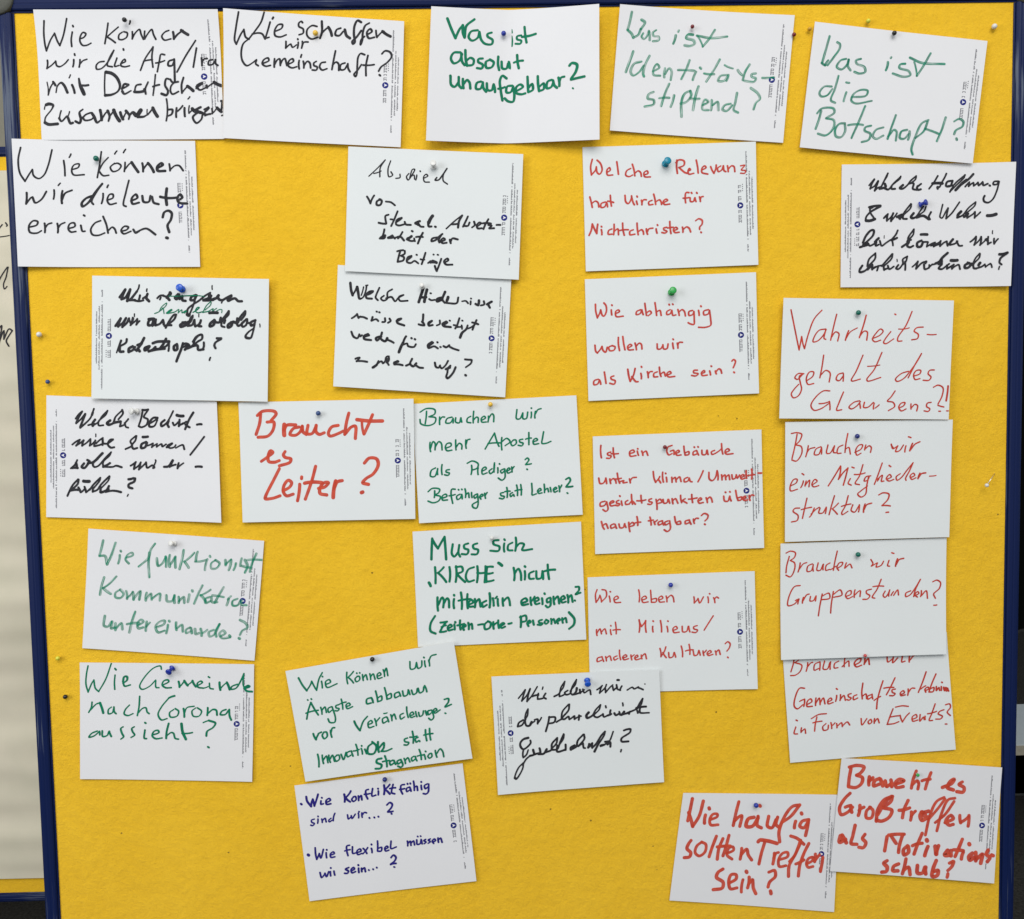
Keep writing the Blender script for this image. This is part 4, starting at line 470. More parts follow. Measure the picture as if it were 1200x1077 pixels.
INK['pluralisiert'] = '''@600,785 w21 85,375 130,320 175,260|w23 175,262 150,340 130,410|w21 130,410 200,330 240,245|w25 240,250 215,330 200,415|w23 200,415 260,350|w21 260,340 300,280 335,220|w27 270,350 350,330|w23 350,310 340,380|w25 340,385 420,370|445,310 420,360 450,380|w19 410,225 402,255|w27 560,350 630,310|w21 625,310 650,230 700,150|700,150 680,230 630,300|w23 635,300 630,350|630,350 700,320|w25 740,270 700,300 715,325 770,310|w21 770,310 800,220 855,125|855,125 840,190 775,280|w23 775,285 800,325 850,290|w32 850,280 860,240|w27 800,325 900,300|900,260 905,305|w21 905,305 960,260|w23 940,255 960,300|w21 960,300 1010,270 1035,260|w23 1030,265 1045,322
@680,785 w23 220,260 290,205|w21 285,210 255,305|255,305 330,230 345,190|w23 330,240 335,295|w21 335,295 400,220 430,195|w23 430,220 440,265|440,268 490,225|w25 480,195 490,245|w23 490,250 530,265|550,210 525,265|w28 490,130 510,130|w21 620,262 690,225|690,225 710,245|w23 710,245 770,220|765,230 830,255|w14 855,178 856,184
@600,785 w25 150,660 90,700 75,745|75,750 130,730 180,650|w21 170,640 185,570 212,515|212,520 205,600 175,660|w25 175,660 190,735 230,740|w34 230,735 260,690|w23 230,740 300,680|w25 300,660 340,655|340,650 340,710|w21 340,705 390,630|w25 495,620 480,700 448,812|490,625 570,625|575,630 560,690 480,710|590,690 660,650|w23 655,640 670,550 750,455|w25 760,455 750,530 660,640|w27 670,640 690,650|690,655 750,620|w23 750,610 760,650|760,655 820,610|w25 830,610 830,650|w23 830,650 900,610|w25 890,600 885,660|w23 890,610 915,610
@680,785 w34 110,560 80,600 90,630|w30 90,635 160,600|w23 160,600 200,530 265,460|w21 268,460 250,520 180,600|w25 180,605 220,625 290,590|w23 300,580 310,615|310,620 380,590|335,475 340,495|w25 400,530 395,590|w27 360,600 410,580|450,570 470,595|470,595 520,570|w23 515,550 525,590|w32 540,590 580,550|w27 540,595 620,570|w21 560,435 565,470|w23 660,545 645,580|w25 620,565 740,510|740,510 790,430 825,375|w23 825,380 800,460 750,510|w28 740,500 870,480|w23 745,520 760,565|w25 760,565 790,540|w27 790,500 785,555|w21 790,560 910,562
@600,835 w32 215,330 150,350|w27 150,350 110,400 115,450 150,480|w25 150,482 215,440 248,395 243,366|w23 150,500 145,580|w27 150,590 190,560|w19 190,550 215,490|w23 250,560 190,610 140,690|w21 150,660 90,720 50,800 35,850|w32 40,860 55,870|w21 55,875 110,800 145,720 150,670|w28 235,570 290,550|w30 290,550 280,490|w28 300,550 370,535|w27 365,470 375,530|w30 350,545 420,540|420,540 460,480|w28 450,520 520,490|w25 520,490 530,410 600,330|w23 600,335 590,400 530,470|w25 540,490 600,480|w23 600,480 640,380 685,280|688,285 680,340 620,430|w25 600,430 600,510|w28 600,515 700,490|w27 710,420 710,490|w32 830,430 780,460 780,485|w27 780,485 850,450|w25 860,440 870,370 945,285|955,285 960,340 890,430|w27 880,440 940,400|w25 940,400 950,460|w23 955,465 970,465
@670,835 w28 230,410 215,455|215,460 260,410|w27 270,400 270,460|270,460 320,410|320,410 390,300 440,245|w21 440,245 430,290 350,420|w32 350,410 300,510|w27 380,430 430,420|w25 380,440 430,420 500,370|w21 548,245 510,350 480,400|w27 440,380 500,370|510,390 510,445|w23 470,420 500,400|w27 690,230 770,210|w25 780,215 770,255 660,335|w27 655,340 660,375 750,375|w21 655,485 648,512'''
_k = INK['afg'].split('\nw17 95,455')[0].replace('w34 905,140 945,165', 'w25 905,140 945,165')
INK['afg'] = _k + '''
@45,75 w15 125,250 140,330 142,420|w19 142,420 170,320 210,250|w28 205,245 235,290|w17 245,385 262,300|w22 262,300 310,255|w32 310,255 350,290 395,385|w28 455,285 490,390|w17 432,150 415,190|w24 545,200 560,290|w48 565,290 590,350|w42 590,350 615,405|w28 590,290 670,285|w19 890,110 885,280 890,430|w40 905,112 980,130|w38 980,130 1050,190 1090,300|w24 1090,300 1060,370 980,410|w38 980,415 895,422
w40 118,550 150,540 205,552|w19 210,560 190,610 110,720 100,780|w38 105,790 150,812 270,805|w15 105,560 95,610|w19 315,630 295,720|w28 290,730 320,770|w21 320,770 390,700|w17 425,640 400,710|w32 405,720 440,795|440,800 470,790|w21 600,610 560,650|w32 555,650 575,740|575,740 560,790|w28 560,795 505,770|w23 600,720 640,680 700,655|w28 600,720 630,755|w21 630,755 720,740 750,700|w32 720,660 750,700|w36 750,710 790,785|w21 790,785 840,750|w34 830,620 850,750|w21 850,745 900,660 940,625|w36 930,630 955,700|w23 955,700 940,765|w21 955,700 1010,620|w42 1010,620 1085,760
@125,75 w34 190,650 225,740|w19 225,740 260,660|w34 265,630 310,690|w21 310,690 300,740|w23 310,690 350,650|w48 360,650 410,690|w52 400,690 460,620|w34 420,710 500,705|w19 500,705 545,680|w15 545,610 545,680|w21 550,680 620,590|w40 620,590 680,700|w21 800,470 798,760|w25 830,610 880,610|w28 880,615 870,670|w23 870,670 825,695|w25 935,590 930,710|w23 935,640 1015,560|w27 1040,590 1045,700|w17 1110,440 1085,470
@180,75 w17 480,560 475,660|w19 480,655 530,610|w38 520,600 560,640|w32 630,580 560,620|w40 560,620 630,650|w27 590,650 530,710|525,715 575,790|w23 575,790 640,740 655,680|w34 640,650 700,680|w28 690,640 740,590|w27 735,580 680,610|w28 690,690 760,670|w21 780,600 785,665|w17 785,665 840,600|w36 850,590 905,640|w25 905,620 915,530|w32 905,500 930,497|w19 932,510 910,560|w22 912,692 922,688
@125,75 w23 210,330 290,290|w28 295,280 240,270|w27 240,275 210,340|w34 215,370 240,400|w19 240,405 330,360|w25 460,275 400,290|w19 400,290 375,380|w34 375,375 500,365|w25 500,340 520,330|w21 555,245 520,340|w27 515,340 525,400|w19 652,145 640,280 622,420|w25 620,305 705,280|w23 835,205 800,200|w25 795,200 780,280|w28 780,290 820,360|w27 820,370 800,415|w32 800,420 735,400|w21 900,250 860,300 855,370|w23 855,375 880,405 960,370|w25 850,210 880,250|880,245 955,240|1025,185 1000,280 1005,390|w19 1005,390 1070,310
@180,75 w36 455,300 530,360|w23 570,330 650,270|w27 650,255 580,290|w28 575,310 620,350|w19 620,350 700,320|w27 710,290 715,320|w19 715,320 800,260|w40 810,250 905,295'''
INK['abschied'] = INK['abschied'].split('\nw18 185,318')[0] + '''
w16 668,512 720,465 765,430|w20 765,432 745,470 740,505|w18 700,485 745,480|w18 800,438 790,460 770,500|775,495 800,495 810,475|838,470 842,490 825,505|855,500 880,480 870,475 855,490 860,510 885,510|925,455 905,490 895,515|890,480 940,482|925,490 945,495 930,510 960,510|975,490 998,490|635,590 660,580 650,570 635,585 645,600 670,598|690,580 695,600|695,590 705,572 738,578|655,720 680,705 675,695 655,710 665,730 705,732
@425,225 w25 60,65 105,155|105,155 155,50|w27 240,100 190,130 190,175 235,175 255,120 225,100|w23 310,130 380,140|375,140 430,180|w25 345,305 305,320 305,370 315,420|w27 310,425 215,412|w25 465,260 420,370 380,455|w23 370,365 420,375|w27 450,400 520,350|w25 520,345 460,370 445,430 480,450|480,445 560,430|560,400 575,435|575,430 640,440|w32 760,390 700,415|w27 700,420 740,440|w25 740,420 770,460 810,465|w42 930,320 880,410|w28 870,400 880,460 915,460|w27 962,462 972,466
w25 290,500 265,590|w32 300,580 240,610|w27 230,620 290,615 300,580|w32 380,590 340,610|w25 340,615 400,610|395,580 430,620|530,535 490,600 470,620|w23 430,610 500,590|w27 500,600 550,645|w36 650,590 600,620|w28 590,630 640,655|w25 640,650 690,650|w23 685,620 695,655|w25 655,520 665,526|w27 800,545 765,610 735,685|w25 710,600 800,600|990,605 925,620 915,655 970,640|w28 970,640 1010,600 1060,560|w27 1045,570 1010,640 1020,670
w25 500,790 480,860 465,930|460,790 540,775|560,785 560,820 510,850|510,850 550,870 540,910 470,930|590,910 650,860|650,850 600,870 590,930 640,945|640,945 690,920|w23 690,915 740,950|715,835 722,838|w25 835,810 810,890 785,960|w23 770,895 820,900|w25 870,945 900,920|w36 930,920 980,940|w27 900,940 980,940|w21 940,832 946,834|995,835 1005,838|w25 1045,890 1010,990 985,1050|w27 985,1050 960,985'''
# ------------------------------------------------------------------ the room behind
W_IN, H_IN, RAIL = 1.165, 1.42, 0.0185
FLOOR_Z = -1.56
floor = obj('floor', mesh('floor', [(-4, -2.5, FLOOR_Z), (9, -2.5, FLOOR_Z), (9, 4, FLOOR_Z), (-4, 4, FLOOR_Z)], [(0, 1, 2, 3)]),
            mat_plain('dark_carpet', (0.030, 0.029, 0.026), 0.95, 0.1, 0.004, 180, 0.4))
tag(floor, kind='structure')
bw = obj('wall', box_mesh('wall', (-4, 3.2, FLOOR_Z), (0.2, 3.3, 2.4)), mat_plain('beige_plaster', (0.36, 0.34, 0.27), 0.9, 0.2, 0.001, 30, 0.06))
tag(bw, 'beige plastered wall seen above the board at the left edge', 'wall')
# heavy dark curtain to the right, hanging in folds
cv, cf = [], []
nx = 300
for i in range(nx + 1):
    x = 0.2 + 8.3 * i / nx
    y = 2.95 + 0.05 * math.sin(x * 26) + 0.02 * math.sin(x * 61 + 1)
    cv += [(x, y, FLOOR_Z + 0.01), (x, y, 2.4)]
for i in range(nx): cf.append((2 * i, 2 * i + 2, 2 * i + 3, 2 * i + 1))
cur = obj('curtain', mesh('curtain', cv, cf, True), mat_plain('black_cloth', (0.006, 0.0068, 0.006), 1.0, 0.05, 0.001, 200, 0.2))
tag(cur, 'black curtain hanging in folds behind the board at the right edge', 'curtain')

# table standing behind the right rail
TY = 1.05
pe = P(1188, 873.5, TY); zt = pe.z
table = empty('table', (1.75, TY + 0.35, FLOOR_Z))
tag(table, 'pale grey table standing in the dark behind the right rail', 'table')
def child_box(name, a, b, mat, par, bev=0.0):
    o = obj(name, box_mesh(name, [a[i] - par.location[i] for i in range(3)], [b[i] - par.location[i] for i in range(3)], bev), mat, par)
    return o
pt = P(1188, 825, TY + 0.5)
TAB = mat_plain('pale_laminate', (0.42, 0.47, 0.49), 0.5, 0.4, var=0.03)
d0 = (P(1188, 825, TY) - CAM); tt = (zt - CAM.z) / d0.z; yb = (CAM + d0 * tt).y
child_box('tabletop', (1.22, TY, zt - 0.022), (2.35, yb, zt), TAB, table, 0.003)
child_box('edge_band', (1.22, TY - 0.003, zt - 0.024), (2.35, TY - 0.0002, zt - 0.0006), mat_plain('beech_edge', (0.33, 0.31, 0.25), 0.6, 0.3), table)
LEG = mat_plain('grey_steel', (0.17, 0.18, 0.17), 0.45, 0.5)
for lx, ly in ((1.315, TY + 0.10), (2.28, TY + 0.10), (1.315, yb - 0.08), (2.28, yb - 0.08)):
    a = Vector((lx, ly, FLOOR_Z)) - table.location; b_ = Vector((lx, ly, zt - 0.0225)) - table.location
    obj('leg', tube_mesh('leg', a, b_, 0.018, 0.018, 16), LEG, table)
# low grey crate on the floor behind the right rail
cb = P(1188, 1017, 1.35)
crate = empty('crate', (cb.x + 0.25, 1.55, FLOOR_Z)); tag(crate, 'dark grey storage crate at the lower right edge behind the board', 'crate')
CR = mat_plain('dark_grey_plastic', (0.055, 0.06, 0.058), 0.6, 0.4)
zc = cb.z
child_box('body', (cb.x - 0.10, 1.30, FLOOR_Z), (cb.x + 0.55, 1.80, zc - 0.015), CR, crate, 0.006)
child_box('lid', (cb.x - 0.11, 1.29, zc - 0.0148), (cb.x + 0.56, 1.81, zc), CR, crate, 0.004)

# ------------------------------------------------------------------ the pin boards
RAIL_PROF = [(0.0, -0.012), (0.0, 0.0012), (0.0010, 0.0016), (0.0015, 0.0006), (0.0021, 0.0006), (0.0026, 0.0026), (0.0040, 0.0036),
             (0.0075, 0.0043), (0.0090, 0.0039), (0.0105, 0.0043), (0.0140, 0.0039), (0.0168, 0.0026), (0.0185, 0.0), (0.0185, -0.020), (0.0, -0.020)]
def rail(parent, a, b, out, mat):
    """one extruded frame rail from a to b along the panel edge; out points away from the panel"""
    a, b, out = Vector(a), Vector(b), Vector(out)
    n = len(RAIL_PROF); vs_, fs = [], []
    for e in (a, b):
        for w, h in RAIL_PROF: vs_.append(e + out * w + Vector((0, -h, 0)))
    for k in range(n):
        k2 = (k + 1) % n; fs.append((k, k2, n + k2, n + k))
    fs.append(tuple(range(n))); fs.append(tuple(range(2 * n - 1, n - 1, -1)))
    me = mesh('frame_rail', vs_, fs)
    bm = bmesh.new(); bm.from_mesh(me); bmesh.ops.recalc_face_normals(bm, faces=bm.faces[:]); bm.to_mesh(me); bm.free()
    return obj('frame_rail', me, mat, parent)
def board(name, loc, w, h, label):
    root = empty(name, loc); tag(root, label, 'pin board')
    obj('felt_panel', box_mesh('felt_panel', (-0.004, 0.0, -h - 0.004), (w + 0.004, 0.012, 0.004)), FELT, root)
    ga = 0.0006
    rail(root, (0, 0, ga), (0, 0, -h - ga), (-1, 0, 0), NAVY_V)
    rail(root, (w, 0, ga), (w, 0, -h - ga), (1, 0, 0), NAVY_V)
    rail(root, (-RAIL, 0, ga * 2), (w + RAIL, 0, ga * 2), (0, 0, 1), NAVY_H)
    rail(root, (-RAIL, 0, -h - 2 * ga), (w + RAIL, 0, -h - 2 * ga), (0, 0, -1), NAVY_H)
    for cx_, cz in ((-0.0165, 0.0165), (w + 0.0165, 0.0165), (-0.0165, -h - 0.0165), (w + 0.0165, -h - 0.0165)):
        obj('corner_cap', lathe_mesh('corner_cap', [(0.0186, -0.022), (0.0186, 0.0052), (0.0176, 0.0066), (0.013, 0.0076), (0.006, 0.0080), (0.001, 0.0081)], 40,
                                     base=Vector((cx_, 0, cz))), CAPGREY, root)
    return root
main_board = board('pin_board', (0, 0, 0), W_IN, H_IN, 'yellow felt pin board in a navy frame, covered in handwritten cards')
BY = 0.63
t2 = P(4, 184.5, BY); b2 = P(20, 1045, BY)
rb = P(190, 600, BY)
second = board('pin_board', (rb.x - W_IN, BY, t2.z), W_IN, t2.z - b2.z, 'yellow pin board behind the left rail, covered by a large grey sheet')
second.rotation_euler = (0, 0, 0)

# large paper sheet on the second board, with wrinkles and cut-off pen writing
s0, s1 = P(8, 201.5, BY), P(30, 1027, BY)
NX, NZ = 40, 150
x0s, x1s = rb.x - W_IN + 0.05, rb.x - 0.05
def sheet_h(x, z):
    return 0.006 + 0.011 * (mnoise.noise(Vector((x * 2.2, z * 9.0, 1.7))) + 0.5 * mnoise.noise(Vector((x * 6, z * 24.0, 4.2)))) * 0.9 + 0.0045
sv, sf = [], []
for j in range(NZ + 1):
    z = s0.z + (s1.z - s0.z) * j / NZ
    for i in range(NX + 1):
        x = x0s + (x1s - x0s) * i / NX
        sv.append((x, BY - sheet_h(x, z), z))
for j in range(NZ):
    for i in range(NX):
        k = j * (NX + 1) + i; sf.append((k, k + NX + 1, k + NX + 2, k + 1))
sheet = obj('paper_sheet', mesh('paper_sheet', sv, sf, True), SHEET)
tag(sheet, 'large wrinkled grey-beige sheet of paper on the board behind the left rail', 'paper')

# ------------------------------------------------------------------ pen strokes as thin ink ribbons
def smooth_pts(pts, step):
    if len(pts) == 2:
        a, b = pts; n = max(1, int((b - a).length / step))
        # a hand never draws a perfectly straight line
        d = b - a; nrm = Vector((-d.y, d.x, 0)) * random.choice((-1, 1)) * random.uniform(0.02, 0.06)
        return [a + d * (i / n) + nrm * (4 * (i / n) * (1 - i / n)) for i in range(n + 1)]
    out = []
    ext = [pts[0] * 2 - pts[1]] + pts + [pts[-1] * 2 - pts[-2]]
    for k in range(1, len(ext) - 2):
        p0, p1, p2, p3 = ext[k - 1:k + 3]
        n = max(2, int((p2 - p1).length / step))
        t0 = 0; al = 0.5
        t1 = t0 + max((p1 - p0).length, 1e-3) ** al; t2_ = t1 + max((p2 - p1).length, 1e-3) ** al; t3 = t2_ + max((p3 - p2).length, 1e-3) ** al
        for i in range(n):
            t = t1 + (t2_ - t1) * i / n
            a1 = p0 * ((t1 - t) / (t1 - t0)) + p1 * ((t - t0) / (t1 - t0))
            a2 = p1 * ((t2_ - t) / (t2_ - t1)) + p2 * ((t - t1) / (t2_ - t1))
            a3 = p2 * ((t3 - t) / (t3 - t2_)) + p3 * ((t - t2_) / (t3 - t2_))
            b1 = a1 * ((t2_ - t) / (t2_ - t0)) + a2 * ((t - t0) / (t2_ - t0))
            b2_ = a2 * ((t3 - t) / (t3 - t1)) + a3 * ((t - t1) / (t3 - t1))
            out.append(b1 * ((t2_ - t) / (t2_ - t1)) + b2_ * ((t - t1) / (t2_ - t1)))
    out.append(pts[-1])
    return out
def parse(txt, origin=(0, 0)):
    w = 16.0; res = []; sub = None
    for line in txt.split('\n'):
        if not line.startswith('@'): sub = sub if sub and line[:1] == 'w' and sub[2] else None
        for s in line.split('|'):
            pts = []
            for tok in s.split():
                if tok[0] == 'w': w = float(tok[1:])
                elif tok[0] == '@':
                    a, b = tok[1:].split(','); sub = (float(a), float(b), True)
                else:
                    a, b = tok.split(','); p = Vector((float(a), float(b)))
                    if sub:
                        k = (1200 / 230.0) / 11.34
                        p = Vector((p.x * k + (sub[0] - origin[0]) * 1200 / 230.0, p.y * k + (sub[1] - origin[1]) * 1200 / 230.0))
                    pts.append(p)
            if len(pts) >= 2:
                ww = w * (1200 / 230.0) / 11.34 if sub else w
                res.append([[Vector((p.x, p.y, ww)) for p in pts], bool(sub)])
    # strokes that run on without a sharp turn become one continuous pen line
    out = []
    for pts, ex in res:
        if out and ex and out[-1][1]:
            q = out[-1][0]; gap = (pts[0].xy - q[-1].xy).length
            t0, t1 = (q[-1].xy - q[-2].xy), (pts[1].xy - pts[0].xy)
            if gap < 5.0 and t0.length > 0 and t1.length > 0 and t0.angle(t1) < R(105):
                mid = (q[-1] + pts[0]) * 0.5
                out[-1][0] = q[:-1] + [mid] + pts[1:]; continue
        out.append([pts, ex])
    return out
def ribbon(strokes, surf, origin, scale, chisel, wmul, nib=0.6):
    """surf(px, py, lift) -> 3-D point; strokes in zoom units"""
    V, Fc, UV = [], [], []
    rnd = random.Random(len(strokes) * 31)
    for si, (pts, exact) in enumerate(strokes):
        c = smooth_pts(pts, 3.5)
        if len(c) < 2: continue
        base = len(V); n = len(c); ph = rnd.uniform(0, 9); tot = 0.0
        rows = []
        for i, p in enumerate(c):
            t = c[min(i + 1, n - 1)] - c[max(i - 1, 0)]
            w = p.z; t = t.xy; p = p.xy
            if t.length < 1e-4: t = Vector((1, 0))
            t.normalize(); nrm = Vector((-t.y, t.x))
            th = math.atan2(t.y, t.x)
            we = w if w <= 18 or chisel < 0.2 else 18 + (w - 18) * 0.72
            if exact: we = w / wmul * 1.08
            ww = we * wmul * (1 + (0.18 if exact else chisel) * (abs(math.sin(th + nib)) - 0.55))
            ww *= 1 + 0.07 * mnoise.noise(Vector((i * 0.13 + ph, si * 3.1, 0)))
            if i: tot += (p - c[i - 1].xy).length
            rows.append((p, t, nrm, ww * 0.5, tot))
        # round the two ends with short shrinking rows
        p, t, nrm, h, s_ = rows[0]
        pre = [(p - t * (h * math.sin(a)), t, nrm, h * math.cos(a), s_ - h * math.sin(a)) for a in (1.45, 1.1, 0.75, 0.38)]
        p, t, nrm, h, s_ = rows[-1]
        post = [(p + t * (h * math.sin(a)), t, nrm, h * math.cos(a), s_ + h * math.sin(a)) for a in (0.38, 0.75, 1.1, 1.45)]
        rows = pre + rows + post; m = len(rows)
        for i, (p, t, nrm, h, s_) in enumerate(rows):
            lift = 0.00012 + 2.5e-6 * (si + i / m)
            for e in (-1, 1):
                q = p + nrm * (h * e)
                V.append(surf(origin[0] + q.x / scale, origin[1] + q.y / scale, lift))
                UV.append((s_ / w + si * 7.3, (0.5 + 0.5 * e) * 3 + si * 1.7))
        for i in range(m - 1):
            k = base + 2 * i; Fc.append((k, k + 1, k + 3, k + 2))
    me = bpy.data.meshes.new('handwriting'); me.from_pydata([tuple(v) for v in V], [], Fc); me.update()
    uvl = me.uv_layers.new(name='UVMap')
    for lp in me.loops: uvl.data[lp.index].uv = UV[lp.vertex_index]
    for p in me.polygons: p.use_smooth = True
    return me

# writing on the big sheet (cut off by the rail)
def sheet_surf(px, py, lift):
    q = P(px, py, BY); return Vector((q.x, BY - sheet_h(q.x, q.z) - 0.0006 - lift, q.z)) - sheet.location
SH = '''w9 -20,277 14,277|w11 -10,276 0,270 5,264|9,262 11,265 10,266|w10 -18,345 -8,318 -6,330|-3,336 4,325 12,314|13,314 10,325 6,334 7,339 10,336
w12 0,378 2,395 -2,407|0,390 5,382 3,404|3,404 8,388 9,398|9,398 14,386 18,388|18,388 14,395 12,400 15,406|-8,380 -6,405|-14,392 -4,388'''
ss = [[Vector((q.x * 5, q.y * 5, q.z / 9.0 * 1.6 * 5)) for q in p] for p, _ in parse(SH)]
me = ribbon([(p, False) for p in ss], sheet_surf, (0, 0), 5.0, 0.3, 0.8)
obj('handwriting', me, INKMAT['black'], sheet)

# ------------------------------------------------------------------ the cards
CARD_N = (26, 20)
class Card:
    def __init__(self, key, quad, layer, lifts, edges, fold=0.0):
        self.key, self.quad, self.fold = key, [Vector(q) for q in quad], fold
        self.z0 = 0.0009 + 0.0022 * layer
        self.l = lifts; self.e = edges
        self.rs = random.Random(hash_key(key)); self.ph = self.rs.uniform(0, 50)
        self.c = P(*(sum(self.quad, Vector((0, 0))) / 4), -self.z0)
    def px(self, u, v):
        a, b, c, d = self.quad
        return (a * (1 - u) + b * u) * (1 - v) + (d * (1 - u) + c * u) * v
    def h(self, u, v):
        tl, tr, br, bl = self.l
        s = lambda x: x * x
        y = tl * s(max(0, 1 - u - 0.15)) * s(max(0, 1 - v)) + tr * s(max(0, u - 0.15)) * s(max(0, 1 - v)) \
            + br * s(max(0, u)) * s(max(0, v)) ** 0.75 + bl * s(max(0, 1 - u)) * s(max(0, v)) ** 0.75
        y += self.e.get('left', 0) * s(max(0, 1 - u / 0.45)) + self.e.get('right', 0) * s(max(0, (u - 0.55) / 0.45)) \
            + self.e.get('top', 0) * s(max(0, 1 - v / 0.45)) + self.e.get('bottom', 0) * s(max(0, (v - 0.4) / 0.6))
        y += self.fold * abs(u - 0.47) ** 1.15 * 2
        y += 0.9 + 0.9 * mnoise.noise(Vector((u * 2.0 + self.ph, v * 1.7, 2.0)))
        return y * 0.00072
    def at(self, u, v, lift=0.0):
        p = self.px(u, v); q = P(p.x, p.y, -self.z0)
        return Vector((q.x, -self.z0 - self.h(u, v) - lift, q.z))
    def uv(self, px, py):
        a, b, c, d = self.quad; u = v = 0.5; t = Vector((px, py))
        for _ in range(5):
            f = self.px(u, v) - t
            du = (b - a) * (1 - v) + (c - d) * v; dv = (d - a) * (1 - u) + (c - b) * u
            det = du.x * dv.y - du.y * dv.x
            u -= (f.x * dv.y - f.y * dv.x) / det; v -= (du.x * f.y - du.y * f.x) / det
        return u, v
    def surf(self, px, py, lift):
        u, v = self.uv(px, py)
        u2, v2 = min(max(u, 0.001), 0.999), min(max(v, 0.001), 0.999)   # ink ends at the paper's edge
        return self.at(u2, v2, lift) - self.c
def hash_key(k): return sum((i + 1) * ord(ch) for i, ch in enumerate(k))

def imprint(card, root, side):
    """printed strip: three lines of tiny type, a word mark and a round emblem"""
    rnd = random.Random(hash_key(card.key))
    V, Fc = [], []
    def pt(u, v, lift):
        if side == 'left': u, v = 1 - u, 1 - v
        return card.at(u, v, lift) - card.c
    def quad(u0, v0, u1, v1, lift=0.00006):
        k = len(V); V.extend([pt(u0, v0, lift), pt(u1, v0, lift), pt(u1, v1, lift), pt(u0, v1, lift)]); Fc.append((k, k + 1, k + 2, k + 3))
    def line(u, v0, v1, wid, gaps):
        v = v0
        while v < v1:
            st = rnd.uniform(0.0028, 0.0046)
            if not any(abs(v - gp) < 0.008 for gp in gaps) and rnd.random() > 0.03:
                a = rnd.choice((0.5, 0.65, 0.65, 0.95)) * wid
                quad(u - wid * 0.5, v, u - wid * 0.5 + a, v + st)
                if rnd.random() < 0.5: quad(u - wid * 0.1, v + st * 1.02, u + wid * rnd.uniform(0.0, 0.5), v + st * 1.5)
            v += st * 1.42
    line(0.944, 0.075, 0.79, 0.0100, (0.25, 0.275, 0.50, 0.775)); line(0.944, 0.83, 0.885, 0.0100, ())
    line(0.960, 0.235, 0.75, 0.0088, (0.47, 0.61)); line(0.975, 0.285, 0.71, 0.0088, (0.5,))
    # word mark: open capital letters drawn as thin bars
    def word(u, v0, v1, wid):
        v = v0
        while v < v1 - 0.012:
            st = 0.0130
            if rnd.random() > 0.12:
                quad(u - wid / 2, v, u + wid / 2, v + 0.0046)
                quad(u - wid / 2, v + 0.0044, u - wid / 2 + wid * 0.22, v + 0.0125)
                if rnd.random() < 0.6: quad(u + wid * 0.28, v + 0.0044, u + wid / 2, v + 0.0110)
            v += st
    word(0.902, 0.335, 0.415, 0.0185); word(0.902, 0.425, 0.478, 0.0185); word(0.902, 0.55, 0.66, 0.0185)
    for k in range(4): quad(0.9165, 0.338 + 0.017 * k, 0.9215, 0.346 + 0.017 * k)
    ip = obj('imprint', mesh('imprint', V, Fc), PRINT, root)
    # emblem: blue ring with a white arrow head
    cu, cv_ = 0.904, 0.512; ru, rv = 0.0180, 0.0180 * 1.41
    N = 28
    V2 = [pt(cu, cv_, 0.00009)] + [pt(cu + ru * math.cos(2 * math.pi * k / N), cv_ + rv * math.sin(2 * math.pi * k / N), 0.00009) for k in range(N)]
    em = obj('emblem', mesh('emblem', V2, [(0, 1 + (k + 1) % N, 1 + k) for k in range(N)]), EMBLEM, ip)
    tri = [(-0.42, -0.50), (0.62, 0.0), (-0.42, 0.50), (-0.20, 0.0)]
    k0 = len(em.data.vertices)
    V3 = [pt(cu + ru * a, cv_ + rv * b, 0.00013) for a, b in tri]
    allv = V2 + V3; allf = [(0, 1 + (k + 1) % N, 1 + k) for k in range(N)] + [(k0, k0 + 1, k0 + 3), (k0 + 1, k0 + 2, k0 + 3)]
    me2 = mesh('emblem', allv, allf); me2.materials.append(EMBLEM); me2.materials.append(EMBLEM_W)
    for p in me2.polygons[-2:]: p.material_index = 1
    old = em.data; em.data = me2; bpy.data.meshes.remove(old)

CARDS = {}
CARD_GROUP = 'handwritten question cards pinned to the yellow board'
def make_card(key, quad, layer, zoom, ink, label, side=None, lifts=(1.5, 1.5, 2.5, 2.5), chisel=0.35, wmul=0.72, paper=0, fold=0.0, **edges):
    c = Card(key, quad, layer, lifts, edges, fold); CARDS[key] = c
    nx, nz = CARD_N; vs_, fs = [], []
    for j in range(nz + 1):
        for i in range(nx + 1): vs_.append(c.at(i / nx, j / nz) - c.c)
    for j in range(nz):
        for i in range(nx):
            k = j * (nx + 1) + i; fs.append((k, k + nx + 1, k + nx + 2, k + 1))
    nv = len(vs_)
    # a second sheet 0.25 mm behind and a rim make it a real piece of card
    vs_ += [v + Vector((0, 0.00025, 0)) for v in vs_]
    fs += [tuple(nv + k for k in reversed(f)) for f in list(fs)]
    ring = [i for i in range(nx)] + [j * (nx + 1) + nx for j in range(nz)] + [nz * (nx + 1) + i for i in range(nx, 0, -1)] + [j * (nx + 1) for j in range(nz, 0, -1)]
    r0 = len(vs_); nr = len(ring)
    vs_ += [vs_[k] for k in ring] + [vs_[nv + k] for k in ring]
    for k in range(nr): fs.append((r0 + k, r0 + (k + 1) % nr, r0 + nr + (k + 1) % nr, r0 + nr + k))
    me = mesh('note_card', vs_, fs, False)
    for p in me.polygons[:2 * nx * nz]: p.use_smooth = True
    o = obj('note_card', me, PAPER[paper]); o.location = c.c
    tag(o, label, 'card', CARD_GROUP)
    if side: imprint(c, o, side)
    for k, (ik, im, lb) in enumerate(ink):
        hw = obj('handwriting', ribbon(parse(INK[ik], zoom), lambda a, b, l: c.surf(a, b, l + 0.0003 * k), zoom, 1200 / 230.0, chisel, wmul), INKMAT[im], o)
        if lb: hw['label'] = lb
    return o
B, GN, RD, RF, RW = 'black', 'green', 'red', 'redfine', 'redwet'
def one(k, m): return [(k, m, None)]
